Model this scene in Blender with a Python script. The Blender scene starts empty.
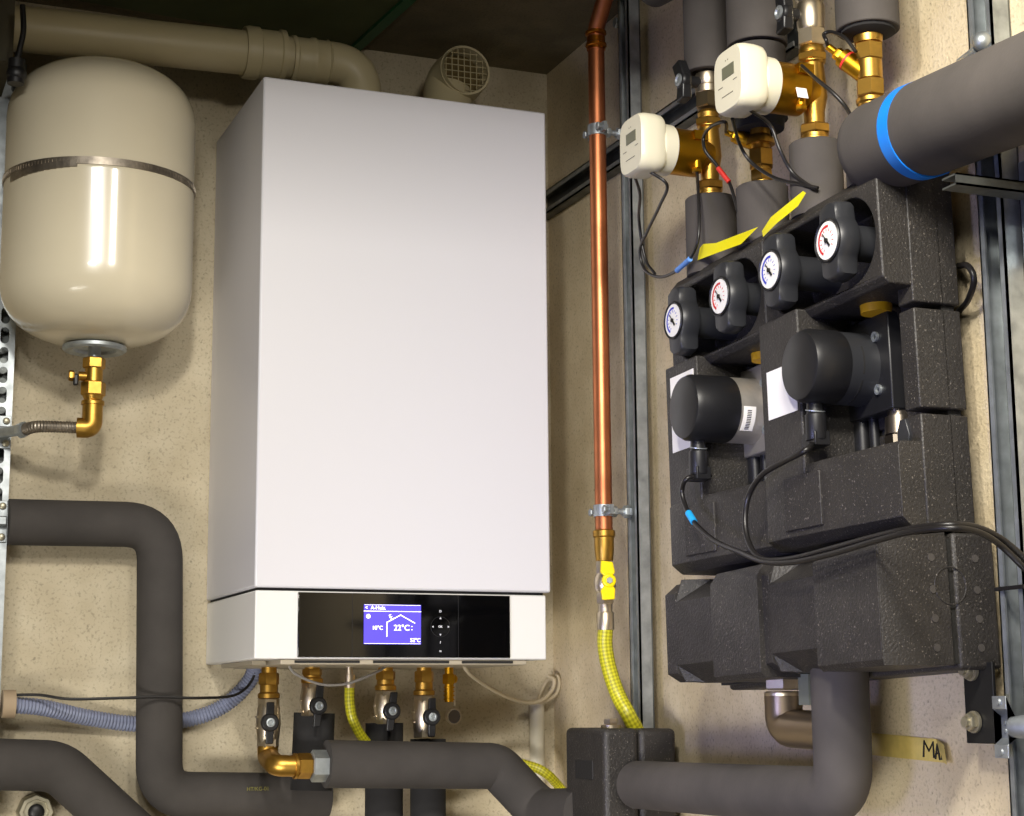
import bpy, bmesh, math, random
from mathutils import Vector, Matrix
random.seed(7)
C = bpy.context.scene.collection
pi = math.pi

# ------------------------------------------------------------------ camera
YAW, PITCH, ROLL, F = .3839, .1709, -.0075, 1737.8
CAM = Vector((-.5767, -2.7119, -.0658))
XR, ZC = .5904, 1.0464            # right wall plane, ceiling height; back wall is y = 0
_f = Vector((math.sin(YAW)*math.cos(PITCH), math.cos(YAW)*math.cos(PITCH), math.sin(PITCH)))
_r = Vector((math.cos(YAW), -math.sin(YAW), 0)); _u = _r.cross(_f)
_r, _u = math.cos(ROLL)*_r + math.sin(ROLL)*_u, -math.sin(ROLL)*_r + math.cos(ROLL)*_u
def _ray(px, py): return _f + _r*((px-512)/F) - _u*((py-408)/F)
def back(px, py, d):              # point d metres in front of the back wall
    v = _ray(px, py); return CAM + v*((-d-CAM.y)/v.y)
def right(px, py, d):             # point d metres off the right wall
    v = _ray(px, py); return CAM + v*((XR-d-CAM.x)/v.x)
def level(px, py, z):             # point at height z
    v = _ray(px, py); return CAM + v*((z-CAM.z)/v.z)
def zrow(x, y, py):               # height on the upright through (x, y)
    lo, hi = -3., 3.
    for _ in range(50):
        m = (lo+hi)/2; d = Vector((x, y, m))-CAM
        if 408-F*(d.dot(_u)/d.dot(_f)) > py: lo = m
        else: hi = m
    return m
cd = bpy.data.cameras.new('camera'); cam = bpy.data.objects.new('camera', cd); C.objects.link(cam)
cam.matrix_world = Matrix(((_r.x, _u.x, -_f.x, CAM.x), (_r.y, _u.y, -_f.y, CAM.y), (_r.z, _u.z, -_f.z, CAM.z), (0, 0, 0, 1)))
cd.sensor_width = 36; cd.lens = F*36/1024; cd.clip_start = .02
bpy.context.scene.camera = cam

# ------------------------------------------------------------------ materials
def lin(c):
    return tuple(((v/255)/12.92 if v/255 <= .04045 else ((v/255+.055)/1.055)**2.4) for v in c) + (1,)
MATS = {}
def mat(name, rgb, rough=.5, metal=0, noise=0, nscale=20, bump=0, bscale=200, coat=0, emit=0, alt=None, spec=None, dust=0):
    if name in MATS: return MATS[name]
    m = bpy.data.materials.new(name); m.use_nodes = True; MATS[name] = m
    n = m.node_tree.nodes; L = m.node_tree.links; b = n['Principled BSDF']
    b.inputs['Base Color'].default_value = lin(rgb); b.inputs['Roughness'].default_value = rough
    b.inputs['Metallic'].default_value = metal
    if spec is not None: b.inputs['Specular IOR Level'].default_value = spec
    if coat: b.inputs['Coat Weight'].default_value = coat; b.inputs['Coat Roughness'].default_value = .08
    if emit: b.inputs['Emission Color'].default_value = lin(rgb); b.inputs['Emission Strength'].default_value = emit
    tc = n.new('ShaderNodeTexCoord')
    if noise:
        t = n.new('ShaderNodeTexNoise'); t.inputs['Scale'].default_value = nscale; t.inputs['Detail'].default_value = 6
        L.new(tc.outputs['Object'], t.inputs['Vector'])
        r = n.new('ShaderNodeMapRange'); r.inputs[1].default_value = .3; r.inputs[2].default_value = .7
        L.new(t.outputs['Fac'], r.inputs[0])
        mx = n.new('ShaderNodeMix'); mx.data_type = 'RGBA'
        a = alt or tuple(v*(1-noise) for v in rgb)
        mx.inputs[6].default_value = lin(a); mx.inputs[7].default_value = lin(rgb)
        L.new(r.outputs[0], mx.inputs[0]); col = mx.outputs[2]
        L.new(col, b.inputs['Base Color'])
        r2 = n.new('ShaderNodeMapRange'); r2.inputs[3].default_value = min(1, rough+.12); r2.inputs[4].default_value = max(0, rough-.05)
        L.new(t.outputs['Fac'], r2.inputs[0]); L.new(r2.outputs[0], b.inputs['Roughness'])
        if dust:
            s = n.new('ShaderNodeTexNoise'); s.inputs['Scale'].default_value = 420; s.inputs['Detail'].default_value = 2
            L.new(tc.outputs['Object'], s.inputs['Vector'])
            q = n.new('ShaderNodeMapRange'); q.inputs[1].default_value = .64; q.inputs[2].default_value = .74; q.inputs[4].default_value = dust
            L.new(s.outputs['Fac'], q.inputs[0])
            m2 = n.new('ShaderNodeMix'); m2.data_type = 'RGBA'; m2.inputs[7].default_value = lin((150, 142, 132))
            L.new(q.outputs[0], m2.inputs[0]); L.new(col, m2.inputs[6]); L.new(m2.outputs[2], b.inputs['Base Color'])
    if bump:
        t = n.new('ShaderNodeTexNoise'); t.inputs['Scale'].default_value = bscale; t.inputs['Detail'].default_value = 4
        L.new(tc.outputs['Object'], t.inputs['Vector'])
        bp = n.new('ShaderNodeBump'); bp.inputs['Strength'].default_value = bump; bp.inputs['Distance'].default_value = .002
        L.new(t.outputs['Fac'], bp.inputs['Height']); L.new(bp.outputs[0], b.inputs['Normal'])
    return m

def concrete(name, base, dark, light, pits=1.):
    m = bpy.data.materials.new(name); m.use_nodes = True
    n = m.node_tree.nodes; L = m.node_tree.links; b = n['Principled BSDF']; b.inputs['Roughness'].default_value = .88
    tc = n.new('ShaderNodeTexCoord')
    def nz(sc, det, dist=0):
        t = n.new('ShaderNodeTexNoise'); t.inputs['Scale'].default_value = sc; t.inputs['Detail'].default_value = det
        t.inputs['Distortion'].default_value = dist; L.new(tc.outputs['Object'], t.inputs['Vector']); return t
    def mr(src, a, c, lo=0, hi=1):
        r = n.new('ShaderNodeMapRange'); r.inputs[1].default_value = a; r.inputs[2].default_value = c
        r.inputs[3].default_value = lo; r.inputs[4].default_value = hi; L.new(src, r.inputs[0]); return r.outputs[0]
    def mix(fac, A, B):
        x = n.new('ShaderNodeMix'); x.data_type = 'RGBA'; L.new(fac, x.inputs[0])
        for i, v in ((6, A), (7, B)):
            if isinstance(v, tuple): x.inputs[i].default_value = v
            else: L.new(v, x.inputs[i])
        return x.outputs[2]
    big = nz(2.6, 5, .6); mid = nz(17, 6); fine = nz(230, 5); grit = nz(130, 4)
    c = mix(mr(big.outputs['Fac'], .35, .68), lin(dark), lin(base))
    c = mix(mr(mid.outputs['Fac'], .42, .75, 0, .5), c, lin(light))
    c = mix(mr(fine.outputs['Fac'], .54, .72, 0, .45), c, lin(tuple(v*.62 for v in dark)))
    c = mix(mr(grit.outputs['Fac'], .66, .74, 0, .5*pits), c, lin(tuple(v*.5 for v in dark)))
    L.new(c, b.inputs['Base Color'])
    ad = n.new('ShaderNodeMath'); ad.operation = 'ADD'; L.new(fine.outputs['Fac'], ad.inputs[0]); L.new(mid.outputs['Fac'], ad.inputs[1])
    bp = n.new('ShaderNodeBump'); bp.inputs['Strength'].default_value = .35; bp.inputs['Distance'].default_value = .004
    L.new(ad.outputs[0], bp.inputs['Height']); L.new(bp.outputs[0], b.inputs['Normal'])
    return m

WALLM = concrete('concrete_wall', (196, 184, 158), (172, 160, 134), (208, 198, 174))
WALLR = concrete('concrete_wall_right', (206, 190, 158), (182, 166, 134), (216, 203, 174))
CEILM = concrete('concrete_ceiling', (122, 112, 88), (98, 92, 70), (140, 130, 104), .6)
FLOORM = concrete('concrete_floor', (150, 145, 135), (120, 116, 108), (165, 160, 150))
white = mat('white_powder_coat', (214, 213, 218), .38, bump=.05, bscale=900)
white2 = mat('white_lower_casing', (226, 225, 222), .4)
gapm = mat('dark_gap', (22, 21, 20), .8)
glass = mat('black_glass', (5, 5, 6), .06, coat=1)
scr = mat('lcd_blue', (84, 72, 222), .3, emit=.8)
scrw = mat('lcd_white', (240, 240, 255), .4, emit=1.6)
btn = mat('print_white', (190, 190, 195), .5, emit=.35)
tray = mat('beige_tray', (172, 162, 142), .5, .2)
cream = mat('cream_enamel', (222, 212, 186), .2, noise=.04, nscale=5, coat=.5)
duct = mat('cream_plastic', (196, 184, 148), .42, noise=.06, nscale=6)
steel = mat('steel_band', (170, 160, 146), .4, .9, noise=.3, nscale=60)
galv = mat('galvanised_steel', (190, 197, 200), .42, .8, noise=.22, nscale=45)
galvd = mat('dull_galvanised', (120, 124, 122), .42, .85, noise=.3, nscale=30)
brass = mat('brass', (200, 156, 72), .36, 1, noise=.15, nscale=60)
brassd = mat('golden_brass', (208, 154, 36), .34, 1, noise=.1, nscale=40)
nickel = mat('nickel_plated', (220, 206, 180), .34, 1, noise=.1, nscale=60)
copper = mat('copper', (226, 142, 96), .38, 1, noise=.22, nscale=16)
foam = mat('black_foam', (64, 60, 57), .85, noise=.16, nscale=14, bump=.1, bscale=300)
foamg = mat('grey_foam', (78, 73, 69), .8, noise=.18, nscale=12, bump=.12, bscale=250)
foamd = mat('dark_foam', (36, 35, 35), .9, noise=.1, nscale=30)
epp = mat('black_expanded_foam', (46, 43, 40), .5, noise=.18, nscale=26, bump=.55, bscale=330, dust=.5)
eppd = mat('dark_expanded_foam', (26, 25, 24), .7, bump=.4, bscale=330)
plast = mat('black_plastic', (27, 27, 29), .38, noise=.2, nscale=30)
plastg = mat('dark_grey_plastic', (40, 41, 44), .42)
alu = mat('cast_aluminium', (190, 184, 174), .42, .7, noise=.12, nscale=40)
rub = mat('black_cable', (26, 24, 24), .38)
paper = mat('paper_label', (236, 233, 228), .6)
ink = mat('black_ink', (20, 18, 18), .7)
red = mat('red_print', (196, 44, 44), .6)
blu = mat('blue_print', (52, 62, 176), .6)
dial = mat('dial_white', (232, 230, 226), .5)
ywt = mat('yellow_tape', (238, 226, 8), .5)
ywtd = mat('old_yellow_tape', (214, 190, 104), .7, noise=.15, nscale=40)
ylev = mat('yellow_lever', (240, 214, 0), .35)
ablue = mat('blue_tape', (14, 122, 224), .45)
bclip = mat('light_blue_tape', (30, 160, 225), .5)
redt = mat('red_tape', (226, 54, 44), .5)
meterw = mat('cream_white_plastic', (220, 214, 190), .35)
lcdg = mat('grey_lcd', (112, 112, 92), .3)
whc = mat('white_cable', (178, 165, 138), .5)
whp = mat('white_conduit', (200, 194, 176), .45)
bluegrey = mat('grey_blue_conduit', (122, 128, 152), .5)
blk = mat('black_steel', (34, 34, 34), .45, .4)
grn = mat('dark_green', (30, 92, 52), .5)
grnp = mat('dull_green_panel', (96, 106, 66), .7, noise=.2, nscale=5)
zinc = mat('yellow_zinc', (178, 172, 150), .42, .8)
# braided gas hose: yellow plastic over a crossing braid
def braid(name, base, dark, sc):
    m = mat(name, base, .35); n = m.node_tree.nodes; L = m.node_tree.links; b = n['Principled BSDF']
    uv = n.new('ShaderNodeUVMap'); uv.uv_map = 'UVMap'
    sep = n.new('ShaderNodeSeparateXYZ'); L.new(uv.outputs[0], sep.inputs[0])
    res = []
    for sg in (1, -1):
        k = n.new('ShaderNodeMath'); k.operation = 'MULTIPLY_ADD'; k.inputs[1].default_value = sg*6.0
        w = n.new('ShaderNodeMath'); w.operation = 'MULTIPLY'; w.inputs[1].default_value = sc; L.new(sep.outputs[1], w.inputs[0])
        L.new(sep.outputs[0], k.inputs[0]); L.new(w.outputs[0], k.inputs[2])
        s = n.new('ShaderNodeMath'); s.operation = 'MULTIPLY'; s.inputs[1].default_value = 2*pi; L.new(k.outputs[0], s.inputs[0])
        t = n.new('ShaderNodeMath'); t.operation = 'SINE'; L.new(s.outputs[0], t.inputs[0]); res.append(t)
    mx = n.new('ShaderNodeMath'); mx.operation = 'MULTIPLY'; L.new(res[0].outputs[0], mx.inputs[0]); L.new(res[1].outputs[0], mx.inputs[1])
    r = n.new('ShaderNodeMapRange'); r.inputs[1].default_value = -.6; r.inputs[2].default_value = .6; L.new(mx.outputs[0], r.inputs[0])
    x = n.new('ShaderNodeMix'); x.data_type = 'RGBA'; x.inputs[6].default_value = lin(dark); x.inputs[7].default_value = lin(base)
    L.new(r.outputs[0], x.inputs[0]); L.new(x.outputs[2], b.inputs['Base Color'])
    return m
yhose = braid('yellow_braided_hose', (204, 198, 44), (150, 146, 24), 90)

# ------------------------------------------------------------------ mesh helpers
W = {}                                 # world matrix of every parent
def frame(ax):
    ax = Vector(ax).normalized(); t = Vector((0, 0, 1)) if abs(ax.z) < .9 else Vector((1, 0, 0))
    a = t.cross(ax).normalized(); return ax, a, ax.cross(a)
def rounded(pts, rad, n=8):            # fillet the corners of a polyline
    pts = [Vector(p) for p in pts]; out = [pts[0]]
    for i in range(1, len(pts)-1):
        r = rad[i-1] if isinstance(rad, (list, tuple)) else rad
        p, a, b = pts[i], pts[i-1], pts[i+1]
        u, v = (a-p), (b-p); lu, lv = u.length, v.length; u.normalize(); v.normalize()
        ang = u.angle(v); t = min(r/math.tan(ang/2), lu*.49, lv*.49)
        A, B = p+u*t, p+v*t
        for k in range(n+1):
            s = k/n; out.append(A*(1-s)**2 + p*2*s*(1-s) + B*s*s)
    out.append(pts[-1]); return out
def smooth(pts, n=8):                  # Catmull-Rom through points
    P = [Vector(p) for p in pts]; P = [P[0]*2-P[1]] + P + [P[-1]*2-P[-2]]; out = []
    for i in range(1, len(P)-2):
        for k in range(n):
            t = k/n; a, b, c, d = P[i-1], P[i], P[i+1], P[i+2]
            out.append(.5*((2*b)+(c-a)*t+(2*a-5*b+4*c-d)*t*t+(3*b-a-3*c+d)*t**3))
    out.append(P[-2]); return out
class MB:
    def __init__(s): s.b = bmesh.new(); s.uv = None
    def face(s, vs):
        try: return s.b.faces.new(vs)
        except ValueError: return None
    def box(s, lo, hi):
        lo, hi = Vector(lo), Vector(hi)
        v = [s.b.verts.new((x, y, z)) for x in (lo.x, hi.x) for y in (lo.y, hi.y) for z in (lo.z, hi.z)]
        for q in ((0, 1, 3, 2), (4, 6, 7, 5), (0, 4, 5, 1), (2, 3, 7, 6), (0, 2, 6, 4), (1, 5, 7, 3)): s.face([v[i] for i in q])
        return s
    def obox(s, c, ax, ay, az, sx, sy, sz):
        c, ax, ay, az = Vector(c), Vector(ax).normalized(), Vector(ay).normalized(), Vector(az).normalized()
        v = [s.b.verts.new(c+ax*(i*sx/2)+ay*(j*sy/2)+az*(k*sz/2)) for i in (-1, 1) for j in (-1, 1) for k in (-1, 1)]
        for q in ((0, 1, 3, 2), (4, 6, 7, 5), (0, 4, 5, 1), (2, 3, 7, 6), (0, 2, 6, 4), (1, 5, 7, 3)): s.face([v[i] for i in q])
        return s
    def loft(s, rings, caps=True):
        R = [[s.b.verts.new(p) for p in r] for r in rings]; n = len(R[0])
        for a, b in zip(R, R[1:]):
            for i in range(n): s.face((a[i], a[(i+1) % n], b[(i+1) % n], b[i]))
        if caps: s.face(R[0][::-1]); s.face(R[-1])
        return s
    def prism(s, poly, O, X, Y, Z, a, b):      # poly in the X-Y plane at O, pushed along Z from a to b
        O, X, Y, Z = map(Vector, (O, X, Y, Z))
        return s.loft([[O+X*p[0]+Y*p[1]+Z*t for p in poly] for t in (a, b)])
    def lathe(s, prof, p0, ax, seg=32, phase=0, sc=(1, 1)):   # prof: (distance along axis, radius)
        ax, a, c = frame(ax); p0 = Vector(p0)
        rings = []
        for t, r in prof:
            r = max(r, 1e-5)
            rings.append([p0+ax*t+(a*math.cos(phase+2*pi*i/seg)*sc[0]+c*math.sin(phase+2*pi*i/seg)*sc[1])*r for i in range(seg)])
        return s.loft(rings)
    def cyl(s, p0, p1, r, seg=24, r1=None):
        p0, p1 = Vector(p0), Vector(p1); return s.lathe([(0, r), ((p1-p0).length, r if r1 is None else r1)], p0, p1-p0, seg)
    def hexa(s, p0, p1, r):
        p0, p1 = Vector(p0), Vector(p1); L = (p1-p0).length; k = min(.0018, L*.2)
        return s.lathe([(0, r*.9), (k, r), (L-k, r), (L, r*.9)], p0, p1-p0, 6, pi/6)
    def tube(s, pts, r, seg=12, ribs=0, caps=True, uv=False):
        P = [Vector(p) for p in pts]; P = [P[0]] + [b for a, b in zip(P, P[1:]) if (b-a).length > 1e-5]
        if ribs:
            Q = [P[0]]; need = ribs/8; acc = 0
            for a, b in zip(P, P[1:]):
                l = (b-a).length; t0 = need-acc
                while t0 <= l: Q.append(a+(b-a)*(t0/l)); t0 += need
                acc = l-(t0-need)
            P = Q
        ax, a, c = frame(P[1]-P[0]); rings = []; dist = 0; D = []
        for i, p in enumerate(P):
            t = ((P[min(i+1, len(P)-1)]-p).normalized() + (p-P[max(i-1, 0)]).normalized()).normalized()
            a = (a - t*a.dot(t)).normalized(); c = t.cross(a)
            if i: dist += (p-P[i-1]).length
            rr = r[i] if isinstance(r, (list, tuple)) else r
            if ribs: rr = rr*(1+.07*math.sin(2*pi*dist/ribs))
            D.append(dist); rings.append([p+(a*math.cos(2*pi*k/seg)+c*math.sin(2*pi*k/seg))*rr for k in range(seg)])
        if not uv: return s.loft(rings, caps)
        L = s.b.loops.layers.uv.new('UVMap'); R = [[s.b.verts.new(q) for q in g] for g in rings]
        for j in range(len(R)-1):
            for k in range(seg):
                f = s.face((R[j][k], R[j][(k+1) % seg], R[j+1][(k+1) % seg], R[j+1][k]))
                if f:
                    for lp, (u_, v_) in zip(f.loops, ((k/seg, D[j]), ((k+1)/seg, D[j]), ((k+1)/seg, D[j+1]), (k/seg, D[j+1]))): lp[L].uv = (u_, v_)
        return s
    def ball(s, c, r, seg=20, sc=(1, 1, 1)):
        c = Vector(c); n = 10; rings = []
        for i in range(n+1):
            th = pi*i/n; rings.append([c+Vector((math.sin(th)*math.cos(2*pi*k/seg)*sc[0], math.sin(th)*math.sin(2*pi*k/seg)*sc[1], -math.cos(th)*sc[2]))*max(r, 0) if 0 < i < n else c+Vector((1e-5*math.cos(2*pi*k/seg), 1e-5*math.sin(2*pi*k/seg), -math.cos(th)*r*sc[2])) for k in range(seg)])
        return s.loft(rings)
    def build(s, name, m, parent=None, local=False, bevel=0, sharp=38, bseg=2):
        bmesh.ops.recalc_face_normals(s.b, faces=s.b.faces)
        me = bpy.data.meshes.new(name); s.b.to_mesh(me); s.b.free()
        me.materials.append(m)
        for p in me.polygons: p.use_smooth = True
        me.set_sharp_from_angle(angle=math.radians(sharp))
        o = bpy.data.objects.new(name, me); C.objects.link(o)
        if parent is not None:
            o.parent = parent; W[o.name] = W[parent.name]
            if not local: me.transform(W[parent.name].inverted())
        else:
            vs = [v.co for v in me.vertices]
            c = Vector(((min(v.x for v in vs)+max(v.x for v in vs))/2, (min(v.y for v in vs)+max(v.y for v in vs))/2, min(v.z for v in vs)))
            me.transform(Matrix.Translation(-c)); o.location = c; W[o.name] = Matrix.Translation(c)
        if bevel:
            b = o.modifiers.new('bevel', 'BEVEL'); b.width = bevel; b.segments = bseg; b.limit_method = 'ANGLE'; b.angle_limit = math.radians(40)
        return o
def cut(o, mb):                        # subtract a set of solids from a built object (same space)
    me = bpy.data.meshes.new('tmp'); bmesh.ops.recalc_face_normals(mb.b, faces=mb.b.faces); mb.b.to_mesh(me); mb.b.free()
    k = bpy.data.objects.new('tmp', me); C.objects.link(k)
    k.matrix_world = W[o.name]; me.transform(W[o.name].inverted()) if not getattr(mb, 'loc', False) else None
    md = o.modifiers.new('cut', 'BOOLEAN'); md.object = k; md.operation = 'DIFFERENCE'; md.solver = 'EXACT'
    while o.modifiers.find('cut') > 0: o.modifiers.move(o.modifiers.find('cut'), 0)
    bev = [(x.width, x.segments) for x in o.modifiers if x.type == 'BEVEL']
    for x in list(o.modifiers):
        if x.type == 'BEVEL': o.modifiers.remove(x)
    bpy.context.view_layer.update()
    dg = bpy.context.evaluated_depsgraph_get()
    nm = bpy.data.meshes.new_from_object(o.evaluated_get(dg)); o.modifiers.clear(); old = o.data; o.data = nm
    bpy.data.objects.remove(k)
    for p in nm.polygons: p.use_smooth = True
    nm.set_sharp_from_angle(angle=math.radians(35)); nm.name = o.name
    for w_, sg in bev:
        b = o.modifiers.new('bevel', 'BEVEL'); b.width = w_; b.segments = sg; b.limit_method = 'ANGLE'; b.angle_limit = math.radians(40)
def tag(o, label, cat, group=None, kind=None):
    o['label'] = label; o['category'] = cat
    if group: o['group'] = group
    if kind: o['kind'] = kind
    return o
def thing(name, label, cat, loc=(0, 0, 0), group=None, M=None):
    o = bpy.data.objects.new(name, None); C.objects.link(o); o.empty_display_size = .03
    m = M if M is not None else Matrix.Translation(Vector(loc)); o.matrix_world = m; W[o.name] = m
    return tag(o, label, cat, group)
def struct(o, label=None):
    o['kind'] = 'structure'
    if label: o['label'] = label
    return o
def part_label(o, s): o['label'] = s; return o
def text(s, size, O, X, Y, name, m, parent, depth=.0003, align='CENTER', bold=0):
    cu = bpy.data.curves.new('t', 'FONT'); cu.body = s; cu.size = size; cu.align_x = align; cu.align_y = 'CENTER'; cu.extrude = depth; cu.offset = bold
    t = bpy.data.objects.new('t', cu); C.objects.link(t); bpy.context.view_layer.update()
    me = bpy.data.meshes.new_from_object(t.evaluated_get(bpy.context.evaluated_depsgraph_get())); bpy.data.objects.remove(t)
    X, Y = Vector(X), Vector(Y); Z = X.cross(Y); O = Vector(O)
    me.transform(Matrix(((X.x, Y.x, Z.x, O.x), (X.y, Y.y, Z.y, O.y), (X.z, Y.z, Z.z, O.z), (0, 0, 0, 1))))
    return me
def add_mesh(mb, me): mb.b.from_mesh(me)
VX, VY, VZ = Vector((1, 0, 0)), Vector((0, 1, 0)), Vector((0, 0, 1))

# ------------------------------------------------------------------ the room
struct(MB().box((-2.4, 0, -1.5), (XR+.12, .12, ZC)).build('wall_back', WALLM), 'beige raw concrete wall behind the boiler')
struct(MB().box((XR, -2.6, -1.5), (XR+.12, 0, ZC)).build('wall_right', WALLR), 'beige raw concrete wall carrying the pump groups')
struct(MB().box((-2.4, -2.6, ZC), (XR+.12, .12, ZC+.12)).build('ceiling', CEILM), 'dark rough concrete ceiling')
struct(MB().box((-2.4, -3.4, -1.62), (XR+.12, .12, -1.5)).build('floor', FLOORM), 'grey concrete floor')
bx = back(14, 30, .2).x
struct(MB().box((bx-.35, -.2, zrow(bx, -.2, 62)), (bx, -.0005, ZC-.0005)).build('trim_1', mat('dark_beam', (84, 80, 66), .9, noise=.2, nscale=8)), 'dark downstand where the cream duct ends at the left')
struct(MB().box((-2.4, -1.45, .905), (XR-.0005, -1.35, ZC-.0005)).build('shade_beam', CEILM), 'unseen concrete beam added under the ceiling to shade the upper walls')  # out-of-view beam, added to keep lamp light off the upper walls
# thin dull green ceiling patch with its darker edge strip
g0, g1 = level(402, 0, ZC), level(352, 46, ZC)
gd = (g1-g0).normalized(); gn = Vector((-gd.y, gd.x, 0)); gn = gn if gn.x < 0 else -gn
e0, e1 = g0-gd*.25, g1
if e1.y > -.001: e1 = e0+gd*((-.002-e0.y)/gd.y)
struct(MB().loft([[e0+VZ*-.0005, e1+VZ*-.0005, e1+gn*.5+VZ*-.0005, e0+gn*.5+VZ*-.0005], [e0+VZ*-.004, e1+VZ*-.004, e1+gn*.5+VZ*-.004, e0+gn*.5+VZ*-.004]]).build('trim_2', grnp), 'dull green patch of the ceiling')
struct(MB().loft([[p+VZ*z for p in (e0-gn*.012, e1-gn*.012, e1+gn*.006, e0+gn*.006)] for z in (-.0042, -.010)]).build('trim_3', grn), 'dark green strip along the edge of the green ceiling patch')

# ------------------------------------------------------------------ boiler
BW_, BD, BH, BS = .45, .32, .8522, .1001
bo = thing('wall_boiler', 'tall white wall-hung boiler with black control panel, in the middle of the back wall', 'boiler', (BW_/2, -BD/2, 0))
MB().box((0, -BD, BS+.0032), (BW_, -.0005, BH)).build('upper_casing', white, bo, bevel=.003)
lc = MB().box((.0015, -BD+.0015, .004), (.4425, -.0005, BS-.001)).build('lower_casing', white2, bo, bevel=.002)
MB().box((.006, -BD+.008, BS-.004), (.44, -.004, BS+.006)).build('casing_gap', gapm, bo)
tr = MB()
tr.box((.04, -BD+.006, -.0035), (.412, -.03, .0038)); tr.box((.015, -.25, -.003), (.035, -.05, .0038))
o = tr.build('bottom_tray', tray, bo, bevel=.001)
sl = MB()
for a, b_ in ((.06, .155), (.175, .29), (.31, .39)): sl.box((a, -BD+.0045, -.0012), (b_, -BD+.0065, .0022))
sl.build('tray_slot', gapm, bo)
cp0, cp1 = back(298, 596, BD), back(510, 660, BD)
px0, px1 = cp0.x, cp1.x; pz1, pz0 = BS-.0028, .0065
yg = -BD-.0015
cp = MB().box((px0, yg, pz0), (px1, -BD+.003, pz1)).build('control_panel', glass, bo, bevel=.0008)
part_label(cp, 'glossy black control panel')
def PX(px): return back(px, 625, BD).x
def PZ(py): return zrow(.2, yg, py+1.2)
sx0, sx1 = PX(363.5), PX(420.5); sz0, sz1 = PZ(643), PZ(603.5)
disp = MB().box((sx0, yg-.0004, sz0), (sx1, yg+.001, sz1)).build('display', scr, cp)
part_label(disp, 'lit blue display')
sw, sh = sx1-sx0, sz1-sz0
def SP(u, v): return Vector((sx0+u*sw, yg-.0005, sz1-v*sh))
ic = MB()
def stroke(mb, pts, w, O=None):
    for a, b in zip(pts, pts[1:]):
        d = (b-a); mb.obox((a+b)/2, d, VY, d.cross(VY), d.length+w, .0004, w)
ic_w = .0012
stroke(ic, [SP(.4, .8), SP(.4, .45), SP(.64, .26), SP(.89, .46)], ic_w)
stroke(ic, [SP(.0, .17), SP(1, .17)], .0008)
stroke(ic, [SP(.01, .01), SP(.99, .01)], .0005); stroke(ic, [SP(.01, .985), SP(.99, .985)], .0005)
ic.cyl(SP(.075, .3), SP(.075, .3)-VY*.0004, .0032, 16)
for a, b in (((.44, .27), (.47, .25)), ((.45, .33), (.49, .3)), ((.47, .38), (.52, .34)), ((.44, .27), (.49, .38))): stroke(ic, [SP(*a), SP(*b)], .0009)
for s_, sz_, u, v in (('22°C', .0115, .66, .59), ('10°C', .0078, .235, .595), ('52°C', .0075, .9, .9), ('<', .007, .04, .085), ('A-Heiz.', .0075, .25, .085)):
    add_mesh(ic, text(s_, sz_, SP(u, v), VX, VZ, 't', scrw, None, bold=.0001))
for sg in (1, -1):
    c_ = SP(.84, .59)+VZ*sg*.0018; ic.loft([[c_+VX*-.0012+VY*t, c_+VX*.0012+VY*t, c_+VZ*sg*.0016+VY*t] for t in (0, -.0004)])
ic.build('display_symbols', scrw, cp)
bt = MB(); bx_ = lambda px: PX(px); bz_ = lambda py: PZ(py)
def tri(px, py, dx, dz):
    c_ = Vector((PX(px), yg-.0002, PZ(py))); d = Vector((dx, 0, dz)); e = Vector((dz, 0, dx))
    bt.loft([[c_+d*.0017+VY*t, c_-d*.001+e*.0015+VY*t, c_-d*.001-e*.0015+VY*t] for t in (0, -.0004)])
tri(440, 616.5, 0, 1); tri(440, 633, 0, -1); tri(432.5, 625, -1, 0); tri(448, 625, 1, 0)
for s_, py, z_ in (('OK', 625, .0042), ('D', 609.5, .0046), ('?', 641, .005), ('=', 650, .006)):
    add_mesh(bt, text(s_, z_, Vector((PX(440), yg-.0002, PZ(py))), VX, VZ, 't', btn, None, bold=.00015))
bt.build('button_symbols', btn, cp)
cc = Vector((PX(440), yg-.0001, PZ(625)))
seamm = mat('dark_grey_seam', (40, 40, 42), .3)
MB().tube([cc+Vector((math.cos(a*pi/20)*.0145, 0, math.sin(a*pi/20)*.0145)) for a in range(41)], .0003, 4).build('key_ring', seamm, cp)
for px in (352, 458): MB().box((PX(px)-.0003, yg-.0003, pz0+.001), (PX(px)+.0003, yg, pz1-.001)).build('panel_seam', seamm, cp)

# ------------------------------------------------------------------ duct, flue on top of the boiler
DD = .16
a0 = back(13, 28, DD); a0 = Vector((bx, -DD, a0.z)); a1 = back(262, 54.5, DD); el = back(361, 66, DD)
dn = Vector((el.x, -DD, BH)); du = (el-a0).normalized()
rD = .0345
dt = thing('flue_duct', 'thick cream plastic duct running along the ceiling and turning down into the boiler top', 'duct', dn)
MB().cyl(a0+du*.001, a1, rD).build('straight_pipe', duct, dt)
c0 = back(243, 52, DD); c1 = back(283, 57, DD)
k = (c1-c0).length
MB().lathe([(0, rD+.001), (0, rD+.0055), (.006, rD+.007), (k*.35, rD+.007), (k*.38, rD+.004), (k*.85, rD+.004), (k*.88, rD+.0065), (k, rD+.0065), (k, rD-.002)], c0, du).build('coupling', duct, dt)
eb = rounded([c1-du*.01, el, dn], .052, 12)
MB().tube(eb, rD-.0015, 28).build('elbow', duct, dt)
s0 = back(290, 59, DD); s1 = back(326, 63, DD); k = (s1-s0).length
MB().lathe([(0, rD), (0, rD+.002), (.003, rD+.003), (.006, rD+.003), (.008, rD+.001), (k*.5, rD+.0008), (k*.55, rD+.0028), (k*.65, rD+.0028), (k*.7, rD+.0005), (k*.98, rD+.0005), (k, rD+.0022), (k+.003, rD)], s0, du).build('elbow_socket', duct, dt)
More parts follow.
